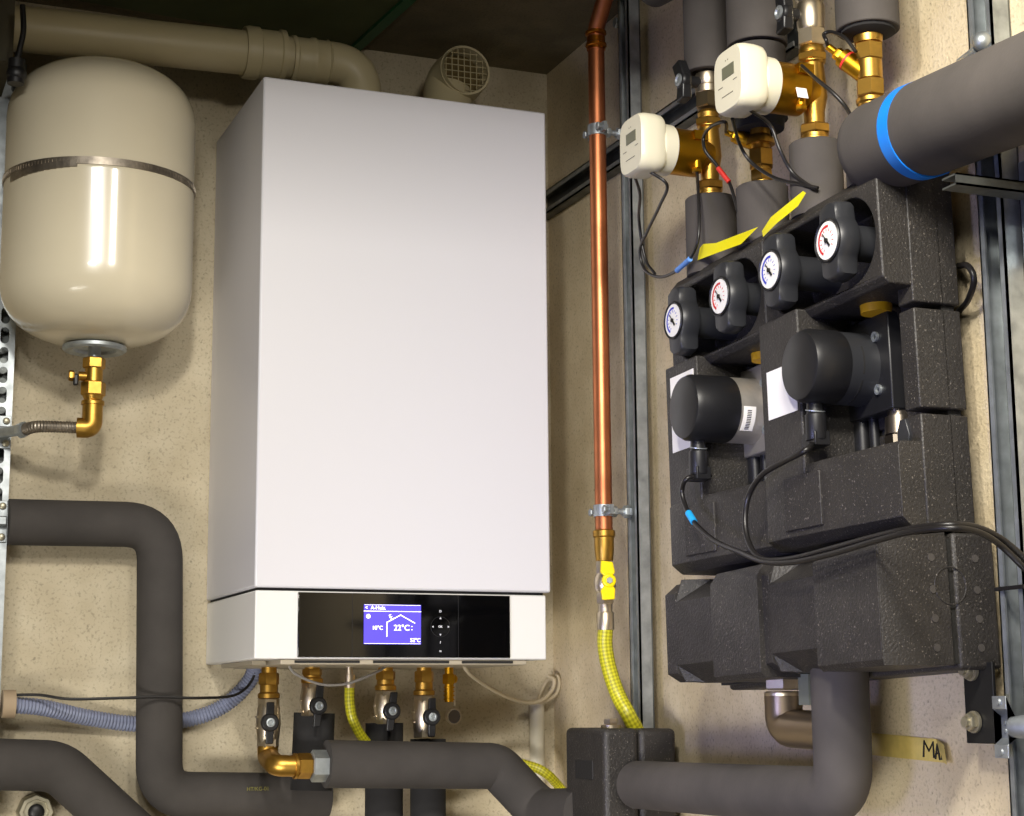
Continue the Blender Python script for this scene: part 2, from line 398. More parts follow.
# flue terminal with grille
fc = back(465.5, 70, .17); tocam = (CAM-fc).normalized(); n_ = (tocam*.86+_u*.34+_r*.28).normalized()
fb = Vector((back(440, 100, .13).x, -.15, BH)); fr = .0435
ft = thing('flue_terminal', 'short cream flue stub with a round mesh grille, standing on the boiler top', 'flue', fb)
mid_ = fc-n_*.075; mid_ = Vector((fb.x+(mid_.x-fb.x)*.6, mid_.y*.6+fb.y*.4, max(mid_.z, BH+.03)))
pth = rounded([fb, mid_, fc], .03, 8)
MB().tube(pth, fr-.003, 28, caps=False).build('stub_pipe', duct, ft)
MB().lathe([(-.05, fr-.003), (-.05, fr), (-.004, fr), (0, fr-.001), (0, fr-.0045), (-.04, fr-.0045), (-.04, .0)], fc, n_).build('outlet_collar', duct, ft)
gr = MB(); _, ga, gb = frame(n_)
for i in range(-3, 4):
    q = i*.0105; h_ = math.sqrt(max(0, (fr-.0045)**2-q*q))
    gr.tube([fc-n_*.006+ga*q-gb*h_, fc-n_*.006+ga*q+gb*h_], .0008, 6); gr.tube([fc-n_*.0072+gb*q-ga*h_, fc-n_*.0072+gb*q+ga*h_], .0008, 6)
part_label(gr.build('grille', mat('grille_wire', (190, 178, 140), .5), ft), 'square wire grille in the mouth')
MB().cyl(fc-n_*.03, fc-n_*.0295, fr-.006).build('flue_throat', mat('throat_brown', (112, 96, 58), .8), ft)

# ------------------------------------------------------------------ expansion tank
TX, TY, TR = -.2068, -.155, .139
zb, zt = zrow(TX, TY, 346), .896
zbnd = zrow(TX, TY-TR, 162)
tk = thing('expansion_tank', 'rounded cream expansion tank strapped to the wall left of the boiler', 'tank', (TX, TY, zb))
prof = []
hb, ht = .095, .092; sm_ = zbnd-zb-.006
for i in range(13):
    a = pi/2*i/12; e = 2/2.45
    prof.append((hb*(1-math.cos(a)**e), TR*math.sin(a)**e))
prof.append((sm_-.004, TR)); prof.append((sm_-.002, TR+.0004)); prof.append((sm_+.003, TR-.0008))
H_ = zt-zb
for i in range(13):
    a = pi/2*(12-i)/12; e = 2/2.3
    prof.append((H_-ht*(1-math.cos(a)**e), TR*math.sin(a)**e))
MB().lathe(prof, (TX, TY, zb), VZ, 72).build('tank_shell', cream, tk, sharp=60)
# worm-drive band
zbnd = zrow(TX, TY-TR, 162)
bd = MB(); bd.lathe([(-.0055, TR+.0002), (-.0055, TR+.0016), (.0055, TR+.0016), (.0055, TR+.0002)], (TX, TY, zbnd), VZ, 96)
for i in range(150):
    a = 2*pi*i/150; c_ = Vector((TX+math.cos(a)*(TR+.0018), TY+math.sin(a)*(TR+.0018), zbnd)); d = Vector((math.cos(a), math.sin(a), 0))
    if math.sin(a) < .3: bd.obox(c_, d, d.cross(VZ), VZ, .0006, .0022, .006)
band = MB()
tag(bd.build('hose_clamp_band', steel), 'perforated steel strap wrapped around the cream expansion tank', 'strap')
tl = MB()
for i in range(12):
    a0_, a1_ = math.radians(198+i*4.2), math.radians(198+(i+1)*4.2); zz = -.004-.007*(1-i/12)
    R0, R1 = TR+.0006, TR+.0024
    tl.loft([[Vector((TX+math.cos(a)*r_, TY+math.sin(a)*r_, zbnd+zz+h_)) for (r_, h_) in ((R0, -.005), (R1, -.005), (R1, .005), (R0, .005))] for a in (a0_, a1_)])
o = tl.build('band_tail', steel, bpy.data.objects['hose_clamp_band'])
# flange under the tank
fl = MB().lathe([(.004, .03), (-.001, .046), (-.006, .0465), (-.009, .043), (-.007, .032), (-.003, .03), (.002, .012)], (TX, TY, zb), VZ, 48).build('bottom_flange', galv, tk)
MB().cyl((TX, TY, zb-.02), (TX, TY, zb), .009).build('threaded_stub', galv, tk)
# brass shut-off and elbow under the tank
def zz(py): return zrow(TX, TY, py)
vt = thing('tank_shutoff_valve', 'small brass valve and elbow hanging under the cream expansion tank', 'valve', (TX, TY, zz(437)))
m_ = MB(); m_.hexa((TX, TY, zz(369)), (TX, TY, zz(358)), .0165); m_.cyl((TX, TY, zz(384)), (TX, TY, zz(368)), .013); m_.build('valve_body', brass, vt)
m_ = MB(); m_.hexa((TX, TY, zz(396)), (TX, TY, zz(382)), .018); m_.lathe([(0, .015), (.004, .0165), (.006, .013), (.012, .0155)], (TX, TY, zz(404)), VZ); m_.build('union_nut', brass, vt)
zl = zz(428)
m_ = MB(); m_.tube(rounded([(TX, TY, zz(403)), (TX, TY, zl), (TX-.021, TY+.004, zl)], .011, 8), .0148, 24); m_.lathe([(0, .0168), (.004, .0168)], (TX, TY, zz(405)), VZ)
m_.build('elbow', brass, vt)
m_ = MB(); m_.cyl((TX-.01, TY, zz(377)), (TX-.022, TY, zz(377)), .007); m_.hexa((TX-.028, TY, zz(377)), (TX-.036, TY, zz(377)), .008); m_.build('drain_plug', brass, vt)
MB().obox((TX-.026, TY-.002, zz(381)), VX, VY, VZ, .007, .009, .017).build('plug_cap', plast, vt, bevel=.002)

# ------------------------------------------------------------------ slotted strut at the left edge
SD = .04
sx = back(12.5, 400, SD).x
zlo, zhi = -1.499, zrow(sx, -SD, 64)-.002
st = thing('slotted_strut', 'upright white-zinc slotted rail on the back wall at the far left', 'rail', (sx-.02, -SD/2, zlo))
p_ = MB().box((sx-.041, -SD-.0025, zlo), (sx, -SD, zhi)).build('slotted_face', galv, st)
cm = MB(); z_ = -.42
while z_ < zhi-.03:
    c_ = Vector((sx-.0155, -SD-.001, z_)); pts = []
    for k_ in range(12): a = pi*k_/11; pts.append((math.cos(a)*.0065, math.sin(a)*.0065+.006))
    for k_ in range(12): a = pi+pi*k_/11; pts.append((math.cos(a)*.0065, math.sin(a)*.0065-.006))
    cm.prism(pts, c_, VX, VZ, VY, -.01, .01); z_ += .0305
cut(p_, cm)
MB().box((sx-.0025, -SD, zlo), (sx, -.0005, zhi)).box((sx-.041, -SD, zlo), (sx-.0385, -.0005, zhi)).build('side_flange', galv, st)
MB().box((sx-.036, -.006, zlo), (sx-.005, -.001, zhi)).build('rail_back', galvd, st)
# clamp plates on the strut
def clampplate(py, label, r, plen=.012, h=.05):
    z0 = zrow(sx, -SD, py); t = thing('pipe_clamp', label, 'clamp', (sx-.02, -SD-.01, z0-h/2), 'pipe clamps on the slotted rail')
    MB().box((sx-.038, -SD-.0055, z0-h/2), (sx-.001, -SD-.0027, z0+h/2)).build('clamp_plate', galv, t, bevel=.0008)
    for sg in (-1, 1): MB().lathe([(0, .0055), (.003, .005), (.0042, .003)], (sx-.008, -SD-.0056, z0+sg*(h/2-.008)), -VY, 16).build('screw', zinc, t)
    MB().box((sx-.03, -SD-.02, z0-.007), (sx+plen*0-.002, -SD-.0056, z0+.007)).build('clamp_saddle', galv, t, bevel=.002)
clampplate(433, 'upper galvanised clamp plate on the slotted rail holding the corrugated steel hose', .01)
clampplate(522, 'middle galvanised clamp plate on the slotted rail, touching the upper black insulated pipe', .03, h=.062)
clampplate(712, 'lowest galvanised clamp plate on the slotted rail, beside the beige gland', .03, h=.056)
# black lever at the top left
lv = thing('lever_valve', 'black lever and valve knob in front of the cream duct at the far left', 'valve', back(17, 88, .245))
MB().tube(smooth([back(22.5, 5, .25), back(23.5, 30, .25), back(20, 48, .25), back(17, 62, .25)], 6), [.0042]*19, 12).build('lever', plast, lv)
m_ = MB(); m_.cyl(back(17, 60, .25), back(15.5, 84, .25), .012); m_.ball(back(16.5, 74, .25), .0145); m_.cyl(back(16.5, 74, .25), back(10, 74, .1), .008)
m_.build('valve_knob', plast, lv)
# corrugated stainless hose
hp = [Vector((TX-.018, TY+.004, zl)), Vector((TX-.04, TY+.008, zl+.0005)), Vector((TX-.075, -.135, zl+.001)), Vector((sx+.012, -SD-.07, zrow(sx, -SD-.07, 429)))]
hs = thing('corrugated_hose', 'corrugated stainless hose running left from the brass elbow below the tank', 'hose', hp[1])
sp = smooth(hp, 50)
MB().tube(sp, .0085, 16, ribs=.0042).build('hose_body', steel, hs)
e_ = hp[-1]; dd = (hp[-1]-hp[-2]).normalized()
m_ = MB(); m_.hexa(e_-dd*.002, e_+dd*.012, .012); m_.cyl(e_+dd*.01, Vector((sx-.03, -SD-.012, e_.z)), .008); m_.build('end_fitting', galv, hs)

# ------------------------------------------------------------------ insulated pipes at the bottom left
def pipe(name, pts, r, rad, label, m=foam, cat='pipe', seg=32):
    o = MB().tube(rounded(pts, rad, 10), r, seg).build(name, m); return tag(o, label, cat)
PA = .05
pipe('insulated_pipe', [back(8, 522, PA), back(160, 525, PA), back(159, 795, PA), back(327, 796, PA)], .0345, [.055, .05], 'black foam-insulated pipe bending down beside the boiler and along its foot')
tx = MB(); 
m_ = text('HT/KG-01', .008, back(258, 789, PA+.0372), VX, VZ, 't', ywtd, None); add_mesh(tx, m_); tx.build('faded_print', mat('faded_olive', (120, 116, 52), .8), bpy.data.objects['insulated_pipe'])
pipe('insulated_pipe', [back(-14, 764, .05), back(58, 766, .05), back(150, 850, .05), Vector((back(150, 850, .05).x, -.05, -1.499))], .037, [.06, .05], 'short black foam-insulated pipe bending down in the bottom left corner')
# round fitting cut by the lower frame edge
c_ = back(36, 812, .03)
t = thing('wall_fitting', 'dark metal cap with pale rim on the wall at the bottom left corner', 'fitting', c_)
MB().lathe([(-.03, .026), (.0, .026), (.003, .024), (.003, .019), (-.002, .018)], c_, Vector((0, -1, 0)), 8).build('cap_rim', zinc, t)
m_ = MB(); m_.ball(c_+VY*-.003, .012, sc=(1, .5, 1)); m_.build('cap_stud', blk, t)
# grey-blue corrugated conduit and black cable behind the pipe
cpt = [back(14, 705, .05), back(45, 708, .04), back(90, 718, .02), back(140, 724, .0125), back(190, 719, .0125), back(225, 705, .02), back(250, 680, .04), back(258, 655, .06)]
sp = smooth(cpt, 26)
o = MB().tube(sp, .0118, 14, ribs=.0052).build('corrugated_conduit', bluegrey); tag(o, 'grey-blue corrugated conduit sagging along the wall towards the boiler', 'conduit')
o = MB().cyl(back(15, 704, .05), back(2, 704, .05), .0205).build('conduit_gland', mat('beige_rubber', (162, 142, 116), .7)); tag(o, 'beige round gland at the left end of the grey-blue conduit', 'gland')
o = MB().tube(smooth([back(14, 695, .06), back(40, 695, .07), back(70, 699, .085), back(120, 698, .0925), back(160, 697, .094), back(200, 698, .09), back(235, 695, .06), back(252, 680, .055), back(258, 655, .06)], 8), .0022, 8).build('black_cable', rub)
tag(o, 'thin black cable crossing in front of the upright insulated pipe to the boiler', 'cable')

# ------------------------------------------------------------------ valves below the boiler
VD = .15
def vz(x, py): return zrow(x, -VD, py)
def ball_valve(px, rows, hpx, hrow, hbar, label, name='ball_valve', lean=0):
    """rows: nut top, nut bottom / body top, body bottom"""
    x = back(px, (rows[0]+rows[2])/2, VD).x; y = -VD
    P = lambda py, dy=0: Vector((x, y+dy, vz(x, py)))
    t = thing(name, label, 'valve', P(rows[2]), 'ball valves in a row under the boiler')
    m_ = MB(); q = (rows[0]+rows[1])/2
    m_.cyl(P(rows[0]-6), P(rows[0]+4), .0115); m_.hexa(P(q), P(rows[0]+1), .0155); m_.lathe([(0, .0165), (.006, .0165), (.009, .013)], P(rows[1]), VZ); m_.cyl(P(rows[1]), P(q), .0135)
    m_.build('union_nut', brass, t)
    L = (P(rows[1])-P(rows[2])).length
    m_ = MB(); m_.hexa(P(rows[1]+12), P(rows[1]), .0165); m_.hexa(P(rows[2]), P(rows[2]-10), .0165)
    m_.lathe([(0, .012), (L*.2, .0165), (L*.5, .0185), (L*.8, .0165), (L, .012)], P(rows[2]), VZ, 24); hz = vz(x, hrow)
    hc = Vector((back(hpx, hrow, VD+.035).x, y-.035, zrow(x, y-.035, hrow)))
    m_.cyl(Vector((x, y, hc.z)), hc+VY*.006, .0075)
    for a in (-1, 1): m_.box((x-.019, y-.004, hc.z+a*.008-.0012), (x-.012, y+.004, hc.z+a*.008+.0012))
    m_.build('valve_body', nickel, t)
    b0 = zrow(x, y-.035, hbar[0]); b1 = zrow(x, y-.035, hbar[1])
    m_ = MB(); m_.lathe([(0, .011), (.004, .0135), (.010, .0135), (.012, .011)], hc+VY*.008, -VY, 24)
    xs = lean; pr_ = [(-.005+xs, b0-hc.z), (.006+xs, b0-hc.z), (.0065, 0), (.005-xs, b1-hc.z), (-.006-xs, b1-hc.z), (-.0065, 0)]
    m_.prism(pr_, hc, VX, VZ, VY, -.002, .004); h_ = m_.build('lever_handle', plast, t, bevel=.0015)
    m_ = MB(); m_.lathe([(0, .0065), (.0012, .0065), (.0016, .0045), (.0008, .0035), (.0022, .0025)], hc-VY*.004, -VY, 18); m_.build('screw', galv, h_)
    return x
x1 = ball_valve(268.5, (672, 698, 748), 270, 722.5, (702, 744), 'leftmost valve under the boiler, upright black lever, feeding the large brass elbow')
x2 = ball_valve(312, (668, 683, 716), 318.5, 706, (684, 727), 'second valve from the left under the boiler, just above the cut black foam sleeve', lean=.002)
x3 = ball_valve(385.5, (670, 690, 724), 392, 711, (692, 731), 'third valve from the left under the boiler, to the right of the yellow hose', lean=.003)
x4 = ball_valve(424, (670, 695, 738), 432, 717, (698, 737), 'fourth valve from the left under the boiler, beside the small brass drain cock')
def sleeve(px, p0, p1, r, label, d=.13, name='foam_sleeve', tilt=0, m=foamd):
    x = back(px, (p0+p1)/2, d).x
    a = Vector((x, -d, zrow(x, -d, p0))); b_ = Vector((x-tilt, -d, zrow(x, -d, p1) if p1 < 816 else -1.499)); L = (a-b_).length
    o = MB().lathe([(0, r), (L, r), (L, r-.009), (L-.012, r-.009)], b_, a-b_, 32).build(name, m); return tag(o, label, 'insulation')
sleeve(314, 713, 790, .031, 'cut black foam sleeve below the second valve', tilt=.004)
sleeve(384, 723, 850, .029, 'black foam sleeve running down behind the front pipe, left one of the two')
sleeve(428, 739, 850, .0275, 'black foam sleeve running down behind the front pipe, right one of the two')
# brass elbow with union and the front insulated pipe
PC = .205
y1 = -VD
pe = Vector((x1, y1, vz(x1, 746))); pc = back(270, 766, PC)
t = thing('brass_elbow', 'large brass elbow and union between the leftmost valve and the front insulated pipe', 'fitting', pc)
ctr = Vector((x1-.001, -PC+.02, pc.z))
m_ = MB(); m_.tube(rounded([pe, Vector((x1, y1, pc.z+.012)), Vector((x1, -PC+.004, pc.z)), Vector((back(300, 766, PC).x, -PC, back(300, 766, PC).z))], [.014, .014], 8), .0155, 24); m_.build('elbow_body', brass, t)
a = back(297, 766, PC); b_ = back(311, 766, PC)
m_ = MB(); m_.hexa(a, b_, .0185); m_.lathe([(0, .0185), (.004, .0185)], a-VX*.005, VX); m_.build('brass_nut', brass, t)
m_ = MB(); m_.hexa(b_, back(327, 766, PC), .0232); part_label(m_.build('steel_nut', galv, t), 'large zinc-plated hexagon nut')
cb = [back(326, 764, PC), back(497, 766, PC), back(540, 812, .225), right(585, 812, .115)]
pipe('insulated_pipe', cb, .0345, [.03, .04], 'black foam-insulated pipe crossing in front below the valves and dropping to the foam box')
# small drain cock
x5 = back(449, 690, VD).x; P = lambda py, dx=0, dy=0: Vector((x5+dx, -VD+dy, vz(x5, py)))
t = thing('drain_cock', 'small brass drain cock with a round open cap, rightmost fitting under the boiler', 'valve', P(705))
m_ = MB(); m_.cyl(P(666), P(675), .007); m_.hexa(P(684), P(674), .0105); m_.cyl(P(702), P(684), .0072); m_.ball(P(679, 0.006), .008)
for q in (688, 692, 696, 700): m_.lathe([(0, .0088), (.002, .0088)], P(q), VZ, 18)
m_.build('cock_body', brassd, t)
m_ = MB(); m_.box((x5+.0065, -VD-.004, vz(x5, 706)), (x5+.0095, -VD, vz(x5, 676))); m_.build('cap_strap', nickel, t)
cc = back(453.5, 716.5, VD+.004)
dc = MB().lathe([(-.008, .0105), (0, .0128), (.003, .0128), (.003, .0105), (-.004, .0095)], cc, Vector((.15, -1, -.05)), 24).build('dust_cap', nickel, t)
MB().cyl(cc, cc+Vector((.15, -1, -.05)).normalized()*.0025, .0103).build('cap_hollow', mat('dark_hollow', (44, 34, 22), .6), dc)
# cables under the boiler
o = MB().tube(smooth([back(288, 664, .22), back(296, 674, .225), back(320, 684, .228), back(345, 684, .228), back(368, 676, .225), back(385, 667, .2), back(392, 658, .18)], 8), .0021, 8).build('grey_cable', mat('grey_cable', (140, 136, 130), .5))
tag(o, 'thin grey cable looping under the boiler across the second valve', 'cable')
o = MB().tube(smooth([back(462, 662, .2), back(470, 674, .18), back(490, 688, .12), back(510, 698, .07), back(528, 703, .05), back(542, 700, .045), back(552, 690, .04), back(554, 680, .04), back(548, 676, .03)], 8), .0033, 10).tube(smooth([back(524, 702, .046), back(540, 702, .035), back(554, 696, .03), back(559, 686, .03), back(557, 676, .03), back(548, 680, .012), back(541, 692, .012), back(538, 703, .016)], 8), .0033, 10).build('white_cable', whc)
tag(o, 'off-white cable drooping from the boiler to a loop in the corner', 'cable')
xcp = back(538, 740, .02).x
o = MB().cyl((xcp, -.016, -1.499), (xcp, -.016, zrow(xcp, -.016, 702)), .0125).build('white_conduit', whp); tag(o, 'upright white plastic conduit in the room corner below the cable loop', 'conduit')
# yellow gas hose under the boiler
t = thing('gas_hose', 'yellow braided hose dropping from the boiler behind the front insulated pipe', 'hose', back(350, 670, VD))
hx = back(350, 680, VD)
MB().tube(smooth([back(349.5, 686, VD), back(350, 705, VD), back(354, 722, VD), back(366, 742, .14), back(392, 765, .1), back(440, 775, .07), back(500, 762, .06), back(530, 766, .07), back(548, 775, .08), back(566, 795, .08), right(580, 812, .07)], 12), .0078, 16, uv=True).build('braided_tube', yhose, t)
m_ = MB(); m_.cyl(back(349, 660, VD), back(349.5, 676, VD), .0055); m_.lathe([(0, .0085), (.02, .0085)], back(349.5, 688, VD), VZ); m_.build('hose_ferrule', nickel, t)

# ------------------------------------------------------------------ steel channels on the right wall
def channel_v(y0, w, d0, h, z0, z1, label, m=galv):
    yc = y0; t_ = .0024
    t = thing('mounting_channel', label, 'channel', (XR-d0-h/2, yc-w/2, z0)); xb = XR-d0
    MB().box((xb-t_, yc-w, z0), (xb, yc, z1)).build('channel_web', galvd, t)
    for a in (0, 1):
        ya = yc-w if a else yc-t_
        yl = (yc-w, yc-w+.009) if a else (yc-.009, yc)
        MB().box((xb-h, ya, z0), (xb-t_, ya+t_, z1)).box((xb-h, yl[0], z0), (xb-h+t_, yl[1], z1)).build('channel_flange', m, t)
    return t
yv1 = right(623, 350, .045).y
channel_v(yv1, .034, .0215, .0215, -1.499, ZC-.002, 'upright grey steel channel on the right wall, left one behind the copper pipe')
yv2 = right(983, 300, .025).y
channel_v(yv2, .041, .0005, .025, -1.499, ZC-.002, 'upright shiny steel channel on the right wall, to the right of the pump groups')
# horizontal channel
zh1 = right(600, 153, .02).z; yh0 = -.003; yh1 = -.86
t = thing('mounting_channel', 'horizontal dull steel channel fixed high on the right wall behind the meters', 'channel', (XR-.01, -.45, zh1-.04))
hh = .041
MB().box((XR-.0025, yh1, zh1-hh), (XR-.0005, yh0, zh1)).build('channel_web', galvd, t)
for z_ in (zh1-.0024, zh1-hh):
    MB().box((XR-.021, yh1, z_), (XR-.0025, yh0, z_+.0024)).build('channel_flange', galvd, t)
MB().box((XR-.021, yh1, zh1-.009), (XR-.0188, yh0, zh1)).box((XR-.021, yh1, zh1-hh), (XR-.0188, yh0, zh1-hh+.009)).build('channel_lip', galv, t)
# bolt near the channel head
p_ = right(618, 23, .03)
o = MB().cyl(p_, p_+VX*.0295, .004).hexa(p_-VX*.006, p_+VX*.002, .009).build('anchor_bolt', galv); tag(o, 'small bolt beside the top of the left upright channel', 'bolt')
# cantilever arm under the big pipe
ya = yv2-.041-.045; pz = zrow(.5, ya, 180)
arm0 = back(948, 180, -ya)
t = thing('cantilever_arm', 'short horizontal steel bracket arm below the big insulated pipe at the right edge', 'bracket', (.55, ya, pz-.02))
MB().box((arm0.x, ya-.014, pz-.012), (XR-.0005, ya-.012, pz)).box((arm0.x, ya-.014, pz-.002), (XR-.0005, ya+.010, pz)).box((arm0.x, ya-.014, pz-.012), (XR-.0005, ya+.010, pz-.010)).build('arm', galvd, t)
MB().box((XR-.006, ya-.045, pz-.07), (XR-.0005, ya+.04, pz+.04)).build('foot_plate', galv, t, bevel=.001)

# ------------------------------------------------------------------ copper gas pipe
CD = .088
c_ = right(601, 350, CD); cx, cy = c_.x, c_.y
zc = lambda py: zrow(cx, cy, py); CP = lambda py: Vector((cx, cy, zc(py)))
t = thing('copper_pipe', 'upright copper gas pipe in front of the right wall beside the boiler', 'pipe', CP(545))
top = CP(30); b1_ = Vector((cx, cy-.045, top.z+.048)); b2_ = Vector((cx, cy-.5, top.z+.052))
if b2_.z > ZC-.018: dz = b2_.z-(ZC-.018); b1_.z -= dz; b2_.z -= dz
MB().tube(rounded([CP(540), top, b1_, b2_], .02, 8), .0128, 28).build('copper_tube', copper, t)
m_ = MB()
for py in (36, 48): m_.lathe([(0, .0135), (.002, .0165), (.006, .0165), (.008, .0138)], CP(py), VZ)
m_.cyl(CP(50), CP(38), .0145)
part_label(m_.build('press_fitting', mat('darker_copper', (190, 120, 40), .3, 1), t), 'golden soldered joint near the ceiling')
m_ = MB(); m_.lathe([(0, .0138), (.004, .016), (.012, .016), (.016, .0135)], b1_+Vector((0, -.01, 0)), Vector((0, -1, 0))); m_.build('elbow_socket', copper, t)
def rclamp(py, label, tox):
    c_ = CP(py); t = thing('pipe_clamp', label, 'clamp', c_, 'clamps on the copper pipe')
    MB().lathe([(0, .0132), (0, .0152), (.017, .0152), (.017, .0132)], c_-VZ*.0085, VZ, 32).build('clamp_ring', galv, t)
    for sg in (-1, 1):
        m_ = MB(); m_.box((c_.x-.003, c_.y+sg*.0225-.0065, c_.z-.007), (c_.x+.003, c_.y+sg*.0225+.0065, c_.z+.007)); m_.cyl((c_.x-.011, c_.y+sg*.0235, c_.z), (c_.x+.006, c_.y+sg*.0235, c_.z), .0035); m_.hexa((c_.x-.012, c_.y+sg*.0235, c_.z), (c_.x-.008, c_.y+sg*.0235, c_.z), .006); m_.build('clamp_screw', galv, t)
    m_ = MB(); m_.cyl((c_.x+.012, c_.y, c_.z), (tox, c_.y, c_.z), .0042); m_.hexa((c_.x+.013, c_.y, c_.z), (c_.x+.021, c_.y, c_.z), .0085); m_.hexa((tox-.012, c_.y, c_.z), (tox, c_.y, c_.z), .0095)
    m_.build('threaded_rod', galv, t)
rclamp(131, 'upper steel clamp holding the copper pipe', XR-.0435)
rclamp(511, 'lower steel clamp holding the copper pipe above the brass coupling', XR-.0435)
# gas cock with yellow lever
t = thing('gas_cock', 'gas valve with yellow butterfly lever at the foot of the copper pipe', 'valve', CP(612))
m_ = MB(); m_.lathe([(0, .0125), (.012, .014), (.02, .0145), (.034, .0145), (.036, .0165), (.044, .0165), (.046, .0135)], CP(561), VZ); m_.build('brass_coupling', brass, t)
m_ = MB(); m_.hexa(CP(575), CP(561), .0135); m_.lathe([(0, .011), (.006, .0155), (.018, .0165), (.026, .0145), (.032, .011)], CP(594), VZ); m_.hexa(CP(604), CP(592), .0135); m_.cyl(CP(614), CP(603), .0105); m_.build('valve_body', nickel, t)
hc = CP(582)+Vector((-.006, -.026, 0)); m_ = MB()
ax = Vector((-.25, -1, 0)).normalized(); sd_ = ax.cross(VZ)
m_.lathe([(-.004, .010), (.004, .0105), (.006, .009)], hc, ax, 20); m_.cyl(CP(582), hc, .006)
m_.prism([(-.006, .027), (.011, .029), (.012, .012), (.006, .006), (.006, -.006), (.012, -.014), (.010, -.028), (-.008, -.027), (-.009, -.012), (-.004, -.004), (-.004, .005), (-.009, .012)], hc, sd_, VZ, ax, -.003, .004)
h_ = m_.build('butterfly_lever', ylev, t, bevel=.002); part_label(h_, 'bright yellow butterfly lever')
MB().hexa(hc+ax*.004, hc+ax*.009, .005).build('screw', galv, h_)
t = thing('gas_hose', 'yellow braided hose hanging below the copper pipe and passing behind the foam box', 'hose', CP(630))
MB().lathe([(0, .0125), (.003, .0128), (.024, .0128), (.026, .0115)], CP(630), VZ).build('hose_ferrule', nickel, t)
MB().tube(smooth([CP(628), right(605, 645, CD), right(609, 668, CD-.005), right(618, 695, CD-.015), right(629, 716, CD-.025), right(640, 740, CD-.045), right(646, 780, CD-.055)], 14), .0112, 18, uv=True).build('braided_tube', yhose, t)

# ------------------------------------------------------------------ foam box (hydraulic separator)
yb = right(634, 790, .09).y
f0 = back(604, 735, -yb); f1 = back(677, 735, -yb); xl, xr_ = f0.x, min(f1.x, XR-.002); ztop = zrow((xl+xr_)/2, yb, 728)
ybk = yb
for _ in range(60):
    ybk += .004
    if back(565, 735, -ybk).x >= xl: break
t = thing('insulation_box', 'black moulded foam box on the right wall at the bottom, where both insulated pipes meet', 'insulation', ((xl+xr_)/2, (yb+ybk)/2, -.42))
xm = xl+(xr_-xl)*.48
MB().box((xl, yb, -.42), (xm-.0008, ybk, ztop)).build('outer_shell', epp, t, bevel=.008, bseg=4)
MB().box((xm+.0008, yb+.001, -.42), (xr_, ybk, ztop-.001)).build('inner_shell', epp, t, bevel=.008, bseg=4)
ym_ = (yb+ybk)/2
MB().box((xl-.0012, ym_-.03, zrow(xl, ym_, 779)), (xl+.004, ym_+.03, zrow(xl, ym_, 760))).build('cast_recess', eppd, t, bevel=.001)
pc_ = Vector((xl+(xr_-xl)*.3, yb+.05, ztop)); m_ = MB(); m_.cyl(pc_-VZ*.002, pc_+VZ*.004, .014); m_.hexa(pc_+VZ*.004, pc_+VZ*.013, .0105); m_.build('vent_plug', nickel, t)

